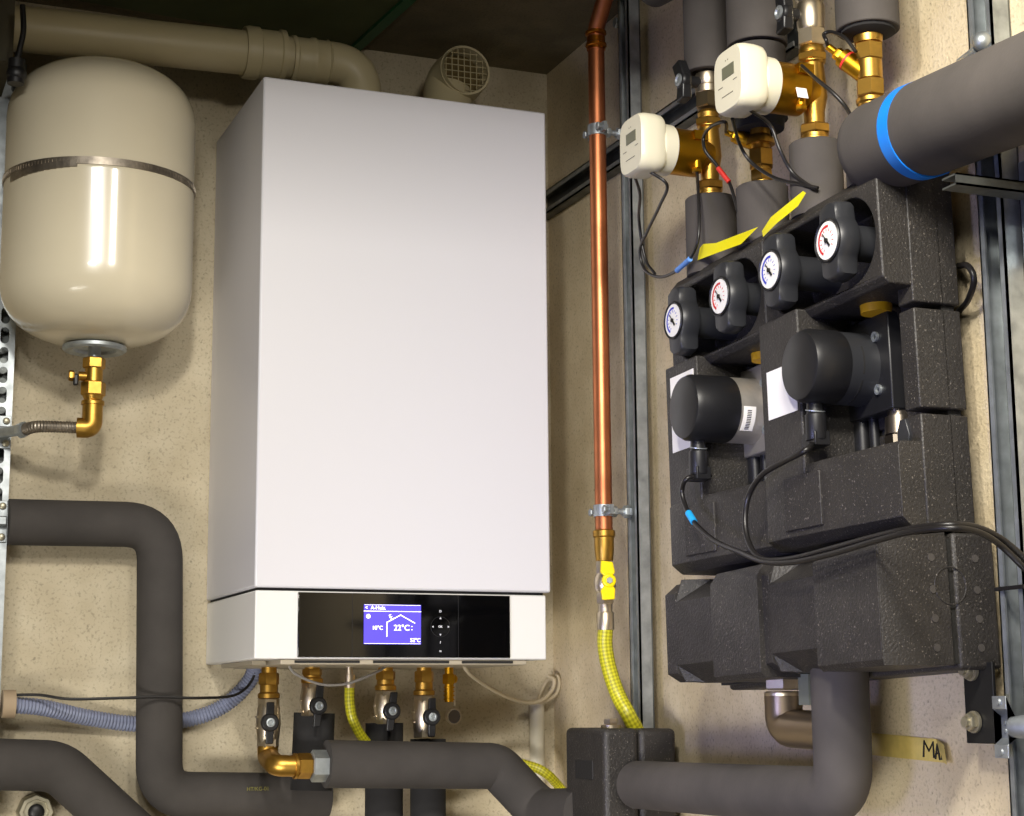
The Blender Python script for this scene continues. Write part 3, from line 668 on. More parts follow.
# ------------------------------------------------------------------ pump groups (tilted 1.8 degrees in the wall plane)
th = math.radians(1.8); O_ = Vector((XR, -1.205, -.03))
gU = Vector((0, -math.cos(th), math.sin(th))); gY = Vector((1, 0, 0)); gW = Vector((0, math.sin(th), math.cos(th)))
def gmat(u, w):
    o = O_+gU*u+gW*w
    return Matrix(((gU.x, gY.x, gW.x, o.x), (gU.y, gY.y, gW.y, o.y), (gU.z, gY.z, gW.z, o.z), (0, 0, 0, 1)))
HWID = .1225; W0 = .143
LX, LY, LZ = VX, VY, VZ
def pump_group(uc, side, label):
    t = thing('pump_group', label, 'pump group', group='insulated pump groups', M=gmat(uc, W0))
    w = lambda v: v-W0
    # lower cover: plan outline extruded upward, with raised panel
    poly = [(-HWID+.001, -.03), (-HWID+.001, -.136), (-HWID+.006, -.141), (-.078, -.141), (-.012, -.134), (-.008, -.134), (HWID-.004, -.118), (HWID-.001, -.078), (HWID-.001, -.03)]
    m_ = MB(); m_.loft([[Vector((x, y*k if y < -.05 else y, z)) for x, y in poly] for z, k in ((w(.147), .90), (w(.158), 1), (w(.232), 1), (w(.238), .97))]); lc_ = m_.build('lower_cover', epp, t, True, bevel=.0015)
    m_ = MB(); m_.loft([[Vector((x, y, z)) for x, y in ((-.074, -.139), (-.008, -.1325), (-.008, -.1365), (-.074, -.1435))] for z in (w(.165), w(.226))]); m_.build('raised_panel', epp, lc_, True, bevel=.001)
    # rear shell in three blocks with grooves
    for a, b_ in ((.147, .268), (.2745, .3835), (.39, .548)):
        m_ = MB(); m_.box((-HWID+.002, -.055, w(a)), (HWID, -.03, w(b_))); m_.box((HWID-.028, -.09, w(a)), (HWID, -.05, w(b_))); m_.build('rear_shell', epp, t, True, bevel=.0018)
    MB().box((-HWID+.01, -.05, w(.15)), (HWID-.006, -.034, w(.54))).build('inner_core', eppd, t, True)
    # left cheek with paper label
    ch = MB(); ch.box((-HWID+.001, -.138, w(.2)), (-HWID+.087, -.05, w(.418))); ck = ch.build('side_cheek', epp, t, True, bevel=.0025)
    m_ = MB(); la, lb2 = (.300, .357) if side else (.303, .402)
    m_.box((-HWID+.016, -.1388, w(la)), (-HWID+.080, -.1375, w(lb2))); part_label(m_.build('paper_label', paper, ck, True), 'blank white paper label')
    # upper cover with stadium recess around the two handles
    kx = (-.060, .064); kw = .468
    m_ = MB(); m_.loft([[Vector((x, y, z)) for y, z in ((-.03, w(.408)), (-.118, w(.408)), (-.126, w(.416)), (-.127, w(.524)), (-.115, w(.538)), (-.08, w(.552)), (-.03, w(.552)))] for x in (-HWID+.0008, HWID-.0008)])
    uc_ = m_.build('upper_cover', epp, t, True, bevel=.002)
    m_ = MB(); pts = []
    for k_ in range(17): a = pi/2+pi*k_/16; pts.append((kx[0]+math.cos(a)*.049, kw-W0+math.sin(a)*.049))
    for k_ in range(17): a = -pi/2+pi*k_/16; pts.append((kx[1]+math.cos(a)*.049, kw-W0+math.sin(a)*.049))
    m_.prism(pts, (0, 0, 0), VX, VZ, VY, -.2, -.068); m_.loc = True; cut(uc_, m_)
    # thermometer handles
    for i, x in enumerate(kx):
        c = Vector((x, -.137, w(kw))); colr = (blu, red)[i]
        pts = []
        for k_ in range(48):
            a = 2*pi*k_/48; r_ = (max(.0272, min(.017/max(abs(math.cos(a)), .01), .0452))*.75+.25*(.0285+.0165*abs(math.sin(a))**3.4)); pts.append((math.cos(a)*r_, math.sin(a)*r_))
        m_ = MB(); m_.loft([[c+Vector((px_*s_, dy, pz_*s_)) for px_, pz_ in pts] for dy, s_ in ((.008, .93), (.004, 1), (-.008, 1), (-.014, .96), (-.0165, .9))])
        m_.cyl(c+VY*.006, c+VY*.072, .020)
        h_ = m_.build('thermometer_handle', plastg, t, True, sharp=50)
        part_label(h_, 'handle with %s-scaled dial' % ('blue', 'red')[i])
        f_ = c-VY*.0165
        m_ = MB(); m_.lathe([(0, .0245), (.002, .0248), (.0035, .0235), (.0018, .0215)], f_, -VY, 40); m_.build('dial_bezel', plast, h_, True)
        m_ = MB(); m_.cyl(f_, f_-VY*.0022, .0212, 40); m_.build('dial_face', dial, h_, True)
        m_ = MB(); seg = 22; a0_, a1_ = math.radians(75), math.radians(240); R0, R1 = .0145, .0172
        m_.loft([[f_+Vector((math.cos(a0_+(a1_-a0_)*j/seg)*r_, -.0023-e_, math.sin(a0_+(a1_-a0_)*j/seg)*r_)) for (r_, e_) in ((R0, 0), (R1, 0), (R1, .0003), (R0, .0003))] for j in range(seg+1)])
        for j in range(12):
            a = math.radians(240-j*25); c_ = f_+Vector((math.cos(a)*.0118, -.0024, math.sin(a)*.0118)); m_.obox(c_, (math.cos(a), 0, math.sin(a)), (0, 1, 0), (-math.sin(a), 0, math.cos(a)), .003, .0004, .0006)
        m_.build('dial_scale', colr, h_, True)
        m_ = MB(); a = math.radians(128); d_ = Vector((math.cos(a), 0, math.sin(a))); m_.obox(f_+VY*-.0032+d_*.003, d_, VY, d_.cross(VY), .017, .0005, .0011); m_.obox(f_+VY*-.0032-d_*.006, d_, VY, d_.cross(VY), .007, .0005, .003); m_.cyl(f_-VY*.0025, f_-VY*.0045, .0026); m_.build('needle', ink, h_, True)
    # circulation pump
    pc = Vector((-.010 if side else -.014, 0, w(.344)))
    PR = 1.12; Lp = .004 if side else .020
    bodym, lab = (plastg, 'black circulation pump') if side else (alu, 'silver circulation pump with black cap')
    pu = MB(); Y = lambda d: pc-VY*d
    pu.lathe([(.055, .044), (.060, .046), (.068, .046), (.071, .0425), (.078, .0415), (.112+Lp, .0415)], pc, -VY, 48)
    p_ = pu.build('circulation_pump', bodym, t, True); part_label(p_, lab)
    m_ = MB(); m_.lathe([(.110, .0415), (.112, .0424), (.142+Lp, .0418), (.149+Lp, .0385), (.151+Lp, .034), (.1515+Lp, .0)], pc, -VY, 48); m_.build('pump_cap', plast, p_, True)
    m_ = MB()
    for a in (40, 140, 220, 320):
        a = math.radians(a); q = pc+Vector((math.cos(a)*.045, 0, math.sin(a)*.045)); m_.obox(q-VY*.066, (math.cos(a), 0, math.sin(a)), VY, (-math.sin(a), 0, math.cos(a)), .02, .012, .016)
    m_.box((pc.x-.052, -.074, w(.288)), (pc.x+.060, -.052, w(.400)))
    m_.build('pump_flange', plast if side else alu, p_, True, bevel=.002)
    for a in (40, 140, 220, 320):
        m_ = MB(); a = math.radians(a); q = pc+Vector((math.cos(a)*.047, -.072, math.sin(a)*.047)); m_.lathe([(0, .006), (.005, .006), (.005, .0035), (.002, .003)], q, -VY, 14); m_.build('bolt', galv, p_, True)
    if side:
        m_ = MB()
        for (a0_, a1_) in ((-150, -105), (-85, -30), (-20, 25)):
            n = 8; R = .0415
            m_.loft([[pc+Vector((math.cos(math.radians(a0_+(a1_-a0_)*j/n))*r_, -y_, math.sin(math.radians(a0_+(a1_-a0_)*j/n))*r_)) for r_, y_ in ((R-.001, .094), (R+.0003, .094), (R+.0003, .096), (R-.001, .096))] for j in range(n+1)])
        m_.build('cooling_slot', gapm, p_, True)
    else:
        m_ = MB(); n = 8
        m_.loft([[pc+Vector((math.cos(math.radians(-48+44*j/n))*r_, -y_, math.sin(math.radians(-48+44*j/n))*r_)) for r_, y_ in ((.0412, .09), (.0420, .09), (.0420, .107), (.0412, .107))] for j in range(n+1)])
        lb_ = m_.build('rating_label', paper, p_, True)
        m_ = MB()
        for k_ in range(12):
            a = math.radians(-44+3.0*k_); q = pc+Vector((math.cos(a)*.0421, -.099, math.sin(a)*.0421)); m_.obox(q, (math.cos(a), 0, math.sin(a)), VY, (-math.sin(a), 0, math.cos(a)), .0003, .006, .0011)
        m_.build('bar_marks', ink, p_, True)
    # plug below the motor
    m_ = MB(); q = pc+Vector((-.006, -.128-Lp, -.038)); m_.cyl(q, q-VZ*.016, .0095); m_.lathe([(0, .0115), (.002, .0125), (.03, .012), (.032, .009)], q-VZ*.046, VZ, 24); m_.box((q.x-.017, q.y-.009, q.z-.052), (q.x+.011, q.y+.011, q.z-.036))
    m_.build('plug', plast, p_, True, bevel=.001)
    m_ = MB(); m_.lathe([(0, .0102), (0, .0112), (.0012, .0112), (.0012, .0102)], q-VZ*.012, Vector((.25, 0, 1)), 24); m_.build('plug_wire', galv, p_, True)
    # chrome pipework, volute and yellow collars seen in the hollow
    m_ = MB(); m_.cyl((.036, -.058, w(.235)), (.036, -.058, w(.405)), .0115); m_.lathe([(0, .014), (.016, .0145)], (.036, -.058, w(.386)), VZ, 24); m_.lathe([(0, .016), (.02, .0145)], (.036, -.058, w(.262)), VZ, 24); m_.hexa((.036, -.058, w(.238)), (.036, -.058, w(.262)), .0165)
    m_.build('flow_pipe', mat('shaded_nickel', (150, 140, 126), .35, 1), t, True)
    m_ = MB(); m_.cyl((-.03, -.062, w(.2)), (-.03, -.062, w(.405)), .009); m_.cyl((-.012, -.058, w(.2)), (-.012, -.058, w(.405)), .006); m_.box((-.036, -.07, w(.24)), (-.029, -.06, w(.41))); m_.build('return_pipe', plast, t, True)
    m_ = MB(); m_.lathe([(0, .0175), (.011, .018)], (.036, -.078, w(.3985)), VZ, 24); part_label(m_.build('valve_collar', mat('mustard_collar', (214, 164, 22), .45), t, True), 'mustard yellow collar')
    m_ = MB(); m_.prism([(0, 0), (.018, 0), (.022, .012), (.016, .03), (.006, .03), (0, .018)], (.083, -.092, w(.236)), VX, VZ, VY, -.002, .012); m_.build('latch_lug', plastg, t, True, bevel=.001)
    return t
pump_group(-.3675, 0, 'left insulated pump group, silver pump body with a black cap')
pump_group(-.1225, 1, 'right insulated pump group, all-black pump, next to the shiny upright channel')

# manifold block under both groups
t = thing('manifold_block', 'long black foam manifold block below both pump groups', 'manifold', M=gmat(-.245, 0))
SL = .070                                  # depth of the slot between the shells
rs = MB(); rs.box((-.246, -.062, 0.0), (.246, -.010, .142)); rs = rs.build('rear_shell', epp, t, True, bevel=.004)
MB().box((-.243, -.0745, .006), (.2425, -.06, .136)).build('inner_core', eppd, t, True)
fs = MB()
def sect(x0, x1, prof): fs.loft([[Vector((x, -d, z)) for d, z in prof] for x in (x0, x1)])
full = [(SL, .004), (.150, .004), (.156, .010), (.156, .120), (.146, .134), (SL, .142)]
scoop = [(SL, .008), (.118, .008), (.150, .030), (.150, .108), (.104, .138), (SL, .142)]
cheek = [(SL, .010), (.132, .010), (.149, .020), (.149, .120), (.132, .134), (SL, .142)]
sect(-.246, -.218, cheek); sect(-.218, -.112, scoop); sect(-.112, .0, full)
sect(0.0, .016, cheek); sect(.016, .122, scoop); sect(.122, .2445, full)
# right end: chamfered to the side
fs.loft([[Vector((x, -d, z)) for x, d in ((.2445, SL), (.2445, .155), (.2452, .154), (.246, .105), (.246, SL))] for z in (.004, .138)])
for x0, x1 in ((-.218, -.200), (.016, .034)):
    for zA, zB, dA in ((.108, .138, .104), (.030, .008, .118)):
        fs.loft([[Vector((x0-.001, -.149, zA)), Vector((x0-.001, -dA+.004, zB)), Vector((x0-.001, -.139, zB if zB > .1 else .010)), ], [Vector((x0+.001, -.149, zA)), Vector((x1, -dA+.004, zB)), Vector((x0+.001, -.139, zB if zB > .1 else .010))]])
fs.build('front_shell', epp, t, True, bevel=.0015)
m_ = MB(); m_.tube([Vector((.2462, -.068+math.cos(a*pi/20)*.0195, .086+math.sin(a*pi/20)*.0195)) for a in range(41)], .0009, 6); m_.build('moulded_ring', epp, t, True)
dm = mat('foam_dot', (68, 64, 60), .7)
for d_ in (.035, .09):
    for z_ in (.022, .052, .082, .115): MB().cyl((.2455, -d_, z_), (.2468, -d_, z_), .0042, 14).build('moulding_dot', dm, t, True)

# ------------------------------------------------------------------ columns above the groups
PD = .09; PXc = XR-PD
ycol = [right(711, 215, PD).y, right(762, 190, PD).y, right(816, 160, PD).y, right(872, 125, PD).y]
def K(i, py, dx=0, dy=0): return Vector((PXc+dx, ycol[i]+dy, zrow(PXc, ycol[i], py)))
def cwidth(i, py, w):       # radius whose outline is w pixels wide
    p = K(i, py); return w/2/F*(p-CAM).dot(_f)
labs = ['first from the left', 'second from the left', 'third from the left', 'fourth, under the big slanting pipe']
tops = [199, 187, 144, 118]
for i in range(4):
    r_ = cwidth(i, tops[i], [51, 52, 53, 55][i]); b_ = K(i, 300)
    zbot = (O_+gU*(-1.205-ycol[i])+gW*.536).z; a = K(i, tops[i]); L = a.z-zbot
    o = MB().lathe([(0, r_), (L-.002, r_), (L, r_-.002), (L, r_-.008), (L-.01, r_-.009), (L-.01, 0)], (PXc, ycol[i], zbot), VZ, 40).build('foam_sleeve', foamg)
    tag(o, 'grey foam sleeve standing on the pump groups, '+labs[i], 'insulation', 'foam sleeves standing on the pump groups')
# hanging insulated pipes
def hang(i, pbot, w, label):
    r_ = cwidth(i, pbot-20, w); a = K(i, pbot); z1 = ZC-.002
    o = MB().lathe([(.01, 0), (.01, r_-.009), (0, r_-.008), (0, r_-.001), (.001, r_), (z1-a.z, r_)], a, VZ, 40).build('insulated_pipe', foamg); return tag(o, label, 'pipe')
o1 = hang(0, 74, 45, 'grey foam-insulated pipe coming down from the ceiling above the left heat meter')
cm_ = K(0, 62)
MB().cyl(K(1, 120), K(1, 50), cwidth(1, 60, 56), 40).build('tmp', foamg)
bpy.data.objects['tmp'].name = 'insulated_pipe'
o2 = [x for x in bpy.data.objects if x.name.startswith('insulated_pipe') and 'label' not in x][0]
tag(o2, 'lower short length of grey foam pipe insulation behind the right heat meter', 'pipe')
hang(1, 47, 60, 'grey foam-insulated pipe coming down from the ceiling, second from the left')
hang(3, 31, 63, 'grey foam-insulated pipe coming down from the ceiling above the sensor fitting')
hz_ = ZC-.045
ca = right(704, -44, PD+.02)
o = MB().lathe([(0, .02), (0, .036), (.13, .036), (.13, .02)], ca+Vector((0, -.03, 0)), Vector((-.25, 1, -.02)), 32).build('insulated_pipe', foam)
tag(o, 'dark foam-insulated pipe end just showing at the top edge above the left heat meter', 'pipe')
dk = MB(); a = K(1, 122); dk.lathe([(0, cwidth(1, 120, 48)), (.012, cwidth(1, 120, 50)), (.013, .02)], K(1, 130), VZ, 24); o = dk.build('foam_ring', foamd); tag(o, 'ragged black foam edge around the brass fitting under the right heat meter', 'insulation')

AX = -VX
def butterfly(parent, c, up, dn, lean=.0):
    m_ = MB(); m_.lathe([(-.018, .008), (0, .008), (0, .012), (.010, .0125), (.013, .010)], c, AX, 24)
    m_.prism([(-.009, .0), (-.016+lean, up), (.004+lean, up+.004), (.010, .006), (.009, -.006), (.008, -dn), (-.012, -dn-.002), (-.008, -.006)], c, -VY, VZ, AX, -.002, .012)
    h = m_.build('butterfly_handle', plast, parent, bevel=.003)
    m_ = MB(); m_.lathe([(0, .0085), (.002, .0085), (.003, .006), (.001, .004)], c+AX*.0125, AX, 20); m_.build('screw', galv, h)
# column 1: valve, fitting
t = thing('meter_valve', 'brass and nickel valve stack with black butterfly handle above the left heat meter', 'valve', K(0, 120))
m_ = MB(); m_.lathe([(0, .0125), (.003, .0165), (.012, .0165), (.014, .0145), (.02, .0165), (.03, .0155)], K(0, 96), VZ, 28); m_.build('valve_body', nickel, t)
m_ = MB(); m_.hexa(K(0, 109), K(0, 93), .0175); m_.build('union_nut', mat('warm_nickel', (150, 136, 108), .35, 1), t)
m_ = MB(); m_.lathe([(0, .0125), (.008, .0145), (.012, .0125)], K(0, 120), VZ, 28); m_.build('threaded_neck', brass, t)
butterfly(t, K(0, 84)+Vector((-.03, 0, 0)), .026, .026, -.006)
# column 3 upper valve
t = thing('meter_valve', 'nickel valve stack with black butterfly handle above the right heat meter', 'valve', K(2, 55))
m_ = MB(); m_.lathe([(0, .0145), (.004, .0165), (.02, .017), (.03, .0175), (.036, .0155), (.04, .0175), (.05, .0175), (.053, .016), (.4, .016)], K(2, 32), VZ, 28); m_.build('valve_body', nickel, t)
m_ = MB(); m_.hexa(K(2, 47), K(2, 30), .0175); m_.build('union_nut', nickel, t)
m_ = MB(); m_.lathe([(0, .0125), (.003, .0155), (.008, .0155), (.012, .0125)], K(2, 56), VZ, 28); m_.build('threaded_neck', brass, t)
butterfly(t, K(2, 16)+Vector((-.028, .004, 0)), .03, .022, .004)
# heat meters
def heat_meter(i, pc_row, rows, label):
    a = K(i, rows[0]); z0 = K(i, rows[1]); cz = K(i, pc_row)
    t = thing('heat_meter', label, 'meter', z0, 'heat meters')
    L = a.z-z0.z; m_ = MB()
    m_.lathe([(0, .0155), (.012, .0155), (.014, .012), (L*.32, .0125), (L*.5, .0165), (L*.7, .015), (L-.014, .0135), (L-.012, .0155), (L, .0155)], z0, VZ, 24)
    m_.hexa(a-VZ*.011, a-VZ*.0005, .0185); m_.hexa(z0+VZ*.007, z0+VZ*.019, .019); m_.lathe([(-.004, .0135), (-.002, .0175), (.002, .0175), (.004, .014)], z0, VZ)
    m_.build('pipe_body', brass, t)
    m_ = MB(); m_.lathe([(0, .018), (.014, .0215), (.018, .026), (.020, .0305), (.061, .0305), (.062, .026)], cz+VX*.0, AX, 40)
    m_.obox(cz+Vector((-.028, -.026, .016)), VX, VY, VZ, .02, .012, .012)
    part_label(m_.build('measuring_chamber', brassd, t), 'amber brass measuring chamber')
    m_ = MB(); m_.cyl(cz+Vector((-.03, -.020, -.026)), cz+Vector((-.03, -.020, -.014)), .006); m_.hexa(cz+Vector((-.03, -.020, -.032)), cz+Vector((-.03, -.020, -.026)), .007); m_.build('sensor_port', brassd, t)
    m_ = MB(); m_.lathe([(.060, .030), (.062, .0335), (.070, .034), (.080, .034), (.083, .031)], cz, AX, 48); m_.build('base_ring', meterw, t)
    # head: rounded octagonal plate stack
    hw, hh = .0345, .0395
    def outline(s, e=0):
        pts = []
        for k_ in range(48):
            q = 2*pi*k_/48; c_, s_ = math.cos(q), math.sin(q); n = 4.2
            r_ = 1/((abs(c_)**n+abs(s_)**n)**(1/n)); pts.append((c_*r_*hw*s, s_*r_*hh*s))
        return pts
    hc = cz+VZ*.002
    rings = []
    for d_, s_ in ((.080, .90), (.084, .97), (.094, 1), (.106, 1), (.113, .97), (.116, .92)):
        rings.append([hc+Vector((-d_, -p[0], p[1])) for p in outline(s_)])
    m_ = MB(); m_.loft(rings); hd = m_.build('display_head', meterw, t, sharp=50)
    fx = hc+AX*.1161
    m_ = MB(); m_.box((fx.x-.0006, fx.y-.016, fx.z+.002), (fx.x+.001, fx.y+.012, fx.z+.0165)); m_.build('meter_display', lcdg, hd)
    m_ = MB()
    for dy in (-.002, .003): m_.cyl(fx+Vector((0, dy, .0235)), fx+Vector((-.0004, dy, .0235)), .0008, 10)
    gp = mat('grey_print', (120, 116, 100), .6); m_.build('indicator_dots', gp, hd)
    for y0_, y1_, z_ in ((-.022, -.013, -.0055), (.012, .022, -.0065), (-.012, .014, -.019)): MB().box((fx.x-.0004, fx.y+y0_, fx.z+z_), (fx.x, fx.y+y1_, fx.z+z_+.0008)).build('front_print', gp, hd)
    return cz, t
cz1, mt1 = heat_meter(0, 156, (119, 196), 'left heat meter, cream round-cornered head on an amber brass body')
cz2, mt2 = heat_meter(2, 93, (54, 141), 'right heat meter, cream head with a square display, higher than its neighbour')
m_ = MB(); q = cz2+Vector((-.035, -.03, -.012)); m_.obox(q, VX, VY, Vector((0, .3, 1)), .014, .0008, .02); part_label(m_.build('bar_code_sticker', paper, mt2), 'small white bar-code sticker')
# column 2 brass under the meter
t = thing('brass_fitting', 'brass union with a sensor port below the black foam ring, second column', 'fitting', K(1, 186))
m_ = MB(); m_.cyl(K(1, 188), K(1, 128), .0125); m_.lathe([(0, .018), (.006, .0175), (.012, .0135)], K(1, 145), VZ); m_.hexa(K(1, 168), K(1, 150), .0165); m_.hexa(K(1, 182), K(1, 171), .015); m_.build('fitting_body', brass, t)
m_ = MB(); a = K(1, 146); d_ = Vector((-.55, .55, .42)).normalized(); m_.cyl(a, a+d_*.034, .0095); m_.hexa(a+d_*.034, a+d_*.04, .0085); m_.cyl(a+d_*.04, a+d_*.05, .004); m_.build('sensor_port', brassd, t)
sp1 = a+d_*.05
# column 4 brass with sensor port
t = thing('brass_fitting', 'tall brass fitting with an angled sensor port above the big insulated pipe', 'fitting', K(3, 118))
m_ = MB(); m_.cyl(K(3, 122), K(3, 26), .0125); m_.lathe([(0, .0145), (.006, .0145), (.008, .0165), (.012, .0165)], K(3, 110), VZ); m_.hexa(K(3, 98), K(3, 80), .0165); m_.hexa(K(3, 62), K(3, 44), .0165); m_.lathe([(0, .0155), (.008, .0165), (.014, .0165)], K(3, 44), VZ); m_.cyl(K(3, 80), K(3, 62), .0145); m_.build('fitting_body', brass, t)
m_ = MB(); a = K(3, 78); d_ = Vector((-.45, .45, .62)).normalized(); m_.cyl(a, a+d_*.042, .0115); m_.build('sensor_port', brassd, t)
m_ = MB(); m_.hexa(a+d_*.042, a+d_*.052, .0075); m_.cyl(a+d_*.052, a+d_*.064, .0042); m_.build('sensor_tip', brassd, t)
m_ = MB(); m_.lathe([(0, .012), (.0025, .012)], a+d_*.033, d_, 24); m_.build('port_seal', redt, t)
sp4 = a+d_*.064
dk = MB().lathe([(0, .020), (.004, .0305), (.008, .0315), (.010, .02)], K(3, 37), VZ, 17).build('foam_ring', foamd); tag(dk, 'ragged black foam edge at the foot of the hanging pipe above the sensor fitting', 'insulation')

# big slanting insulated pipe and blue tape
b0 = right(872, 152, PD+.01); bdir = (right(1024, 90, PD+.01)-b0); bdir.x = 0; bdir.normalize(); rB = .051
p0_ = Vector((PXc-.01, ycol[3]-.034, b0.z))
o = MB().lathe([(-.024, .02), (-.0225, .042), (-.016, .049), (-.004, rB), (.78, rB)], p0_, bdir, 48).build('insulated_pipe', foamg, sharp=60)
tag(o, 'thickest grey foam-insulated pipe, slanting out of the picture at the upper right', 'pipe')
tc_ = right(918, 136, PD+.01); s_ = (tc_-p0_).dot(bdir)
o = MB().lathe([(0, rB+.0002), (0, rB+.0009), (.018, rB+.0009), (.018, rB+.0002)], p0_+bdir*s_, (bdir+Vector((.0, 0, -.04))).normalized(), 48).build('blue_tape', ablue); tag(o, 'bright blue tape wrapped around the thickest insulated pipe', 'tape')
# yellow tape flags
def flag(pts, label, name='yellow_tape'):
    n = _f*.0006; o = MB().loft([[p for p in pts], [p+n for p in pts]]).build(name, ywt); return tag(o, label, 'tape', 'yellow tape flags')
flag([right(688, 264, .118), right(703, 244, .118), right(716, 243, .122), right(758, 227, .128), right(741, 244, .132), right(706, 257, .122)], 'wide yellow tape flag lying over the top edge of the left pump group')
flag([right(763, 237, .136), right(762, 231, .136), right(771, 217, .138), right(803, 191, .142), right(806, 193, .142), right(798, 206, .142), right(777, 223, .138)], 'narrow yellow tape flag standing up between the two pump groups')

# ------------------------------------------------------------------ cables on the right wall
def cable(name, pts, r, label, m=rub, n=8):
    o = MB().tube(smooth(pts, n), r, 10).build(name, m); return tag(o, label, 'cable')
cable('meter_cable', [cz1+Vector((-.094, -.012, -.036)), right(667, 185, .165), right(660, 205, .15), right(648, 230, .13), right(640, 250, .12), right(645, 270, .115), right(660, 277, .12), right(676, 271, .13), right(690, 258, .133), right(698, 240, .135), right(699, 210, .13), cz1+Vector((-.03, -.020, -.031))], .0022, 'black cable looping down from the left heat meter and back to its brass body')
cable('meter_cable', [cz1+Vector((-.1, .02, -.036)), right(640, 195, .165), right(639, 220, .13), right(645, 258, .117), right(655, 274, .115)], .0022, 'short black cable hanging from the back edge of the left heat meter')
o = MB().tube([right(677, 270.5, .13), right(690, 259, .134)], .0036, 12).build('blue_tape', mat('pale_blue_tape', (92, 146, 222), .5)); tag(o, 'pale blue tape on the black cable loop of the left heat meter', 'tape')
cable('meter_cable', [sp1, right(725, 122, .15), right(712, 126, .15), right(704, 136, .14), right(705, 150, .14), right(715, 163, .13), right(728, 180, .12), right(735, 200, .12), right(738, 212, .12)], .0022, 'black cable with red tape arching between the two heat meters')
o = MB().tube([right(718, 168, .1305), right(729, 182, .1215)], .0032, 12).build('red_tape', redt); tag(o, 'red tape on the black cable between the heat meters', 'tape')
cable('meter_cable', [cz2+Vector((-.092, -.01, -.037)), right(770, 125, .15), right(780, 150, .14), right(792, 172, .125), right(810, 186, .115), right(818, 188, .11)], .0022, 'black cable falling from the right heat meter onto the third foam sleeve')
cable('meter_cable', [cz2+Vector((-.1, .02, -.038)), right(740, 145, .155), right(752, 163, .14), right(775, 178, .13), right(800, 184, .12), right(818, 188, .11)], .0022, 'black cable curving from under the right heat meter below the other cable')
cable('sensor_cable', [cz2+Vector((-.035, -.032, .018)), right(815, 78, .12), right(832, 92, .11), right(845, 106, .1), right(854, 122, .1)], .0024, 'black cable from the right heat meter body to the big insulated pipe')
cable('sensor_cable', [sp4, right(826, 40, .13), right(824, 34, .125), right(832, 32, .12), right(845, 38, .12), right(856, 52, .115)], .0022, 'small black cable loop above the angled sensor port')
o = MB().tube(smooth([right(958, 266, .012), right(968, 266, .03), right(974, 280, .03), right(968, 300, .02), right(958, 312, .006)], 8), .0035, 10).build('wall_cable', rub); tag(o, 'short black cable loop emerging from behind the right pump group', 'cable')
# pump mains cables
lp = O_+gU*(-.3675-.016)+gY*-.128+gW*.262; rp = O_+gU*(-.1225-.016)+gY*-.128+gW*.262
def tow(P, d): return P
cable('pump_cable', [rp+Vector((0, .012, .0)), right(806, 450, .155), right(783, 462, .16), right(762, 475, .165), right(749, 495, .165), right(745, 520, .168), right(749, 543, .172), right(762, 559, .175), right(790, 559, .172), right(830, 549, .168), right(870, 538, .166), right(905, 530, .163), right(945, 525, .15), right(975, 527, .12), right(1000, 538, .09), right(1024, 558, .07), right(1050, 585, .05), right(1075, 640, .03), Vector((XR-.02, -1.40, -.5)), Vector((XR-.012, -1.41, -1.45))], .0034, 'black mains cable from the right pump running over the manifold block')
cable('pump_cable', [lp+Vector((0, .012, .0)), right(688, 478, .165), right(682, 490, .165), right(685, 505, .165), right(694, 522, .168), right(715, 541, .17), right(742, 553, .175), right(765, 562, .18), right(795, 562, .178), right(835, 553, .174), right(875, 541, .172), right(910, 532, .168), right(948, 528, .155), (right(978, 532, .125)), right(1000, 545, .095), right(1024, 568, .075), right(1050, 595, .05), right(1073, 650, .03), Vector((XR-.02, -1.38, -.5)), Vector((XR-.012, -1.39, -1.45))], .0032, 'black mains cable from the left pump with a blue tape mark')
o = MB().tube([right(688.5, 513, .1665), right(694, 522, .1682)], .0045, 12).build('blue_tape', bclip); tag(o, 'small light blue tape mark on the left pump cable', 'tape')

# ------------------------------------------------------------------ under the manifold
c_ = right(783, 690, .09)
t = thing('pipe_elbow', 'dull nickel elbow below the manifold block, partly behind the insulated pipe', 'fitting', c_-VZ*.04)
zz3 = lambda py: Vector((c_.x, c_.y, zrow(c_.x, c_.y, py)))
m_ = MB(); m_.hexa(zz3(690), zz3(673), .0225); m_.lathe([(0, .021), (.003, .0225), (.006, .0225), (.008, .019)], zz3(698), VZ); m_.build('union_nut', nickel, t)
m_ = MB(); m_.tube(rounded([zz3(696), zz3(728), zz3(731)+Vector((.008, -.09, 0))], .022, 10), .0225, 28); m_.build('elbow_body', mat('dull_nickel', (150, 134, 112), .35, .9), t)
dv = right(840, 690, .09)
zD = zrow(dv.x, dv.y, 797)
pD = [Vector((dv.x, dv.y, zrow(dv.x, dv.y, 668))), Vector((dv.x, dv.y, zD)), Vector((dv.x, yb-.012, zD-.006))]
pipe('insulated_pipe', pD, .0325, .04, 'thick grey foam-insulated pipe from the manifold block bending left to the foam box', foamg)
m_ = MB(); q = right(806, 690, .10); m_.box((q.x-.004, q.y-.012, zrow(q.x, q.y, 705)), (q.x+.02, q.y+.01, zrow(q.x, q.y, 674))); o = m_.build('support_clip', mat('grey_green', (96, 100, 92), .5)); tag(o, 'small grey-green clip between the nickel elbow and the insulated pipe', 'clip')
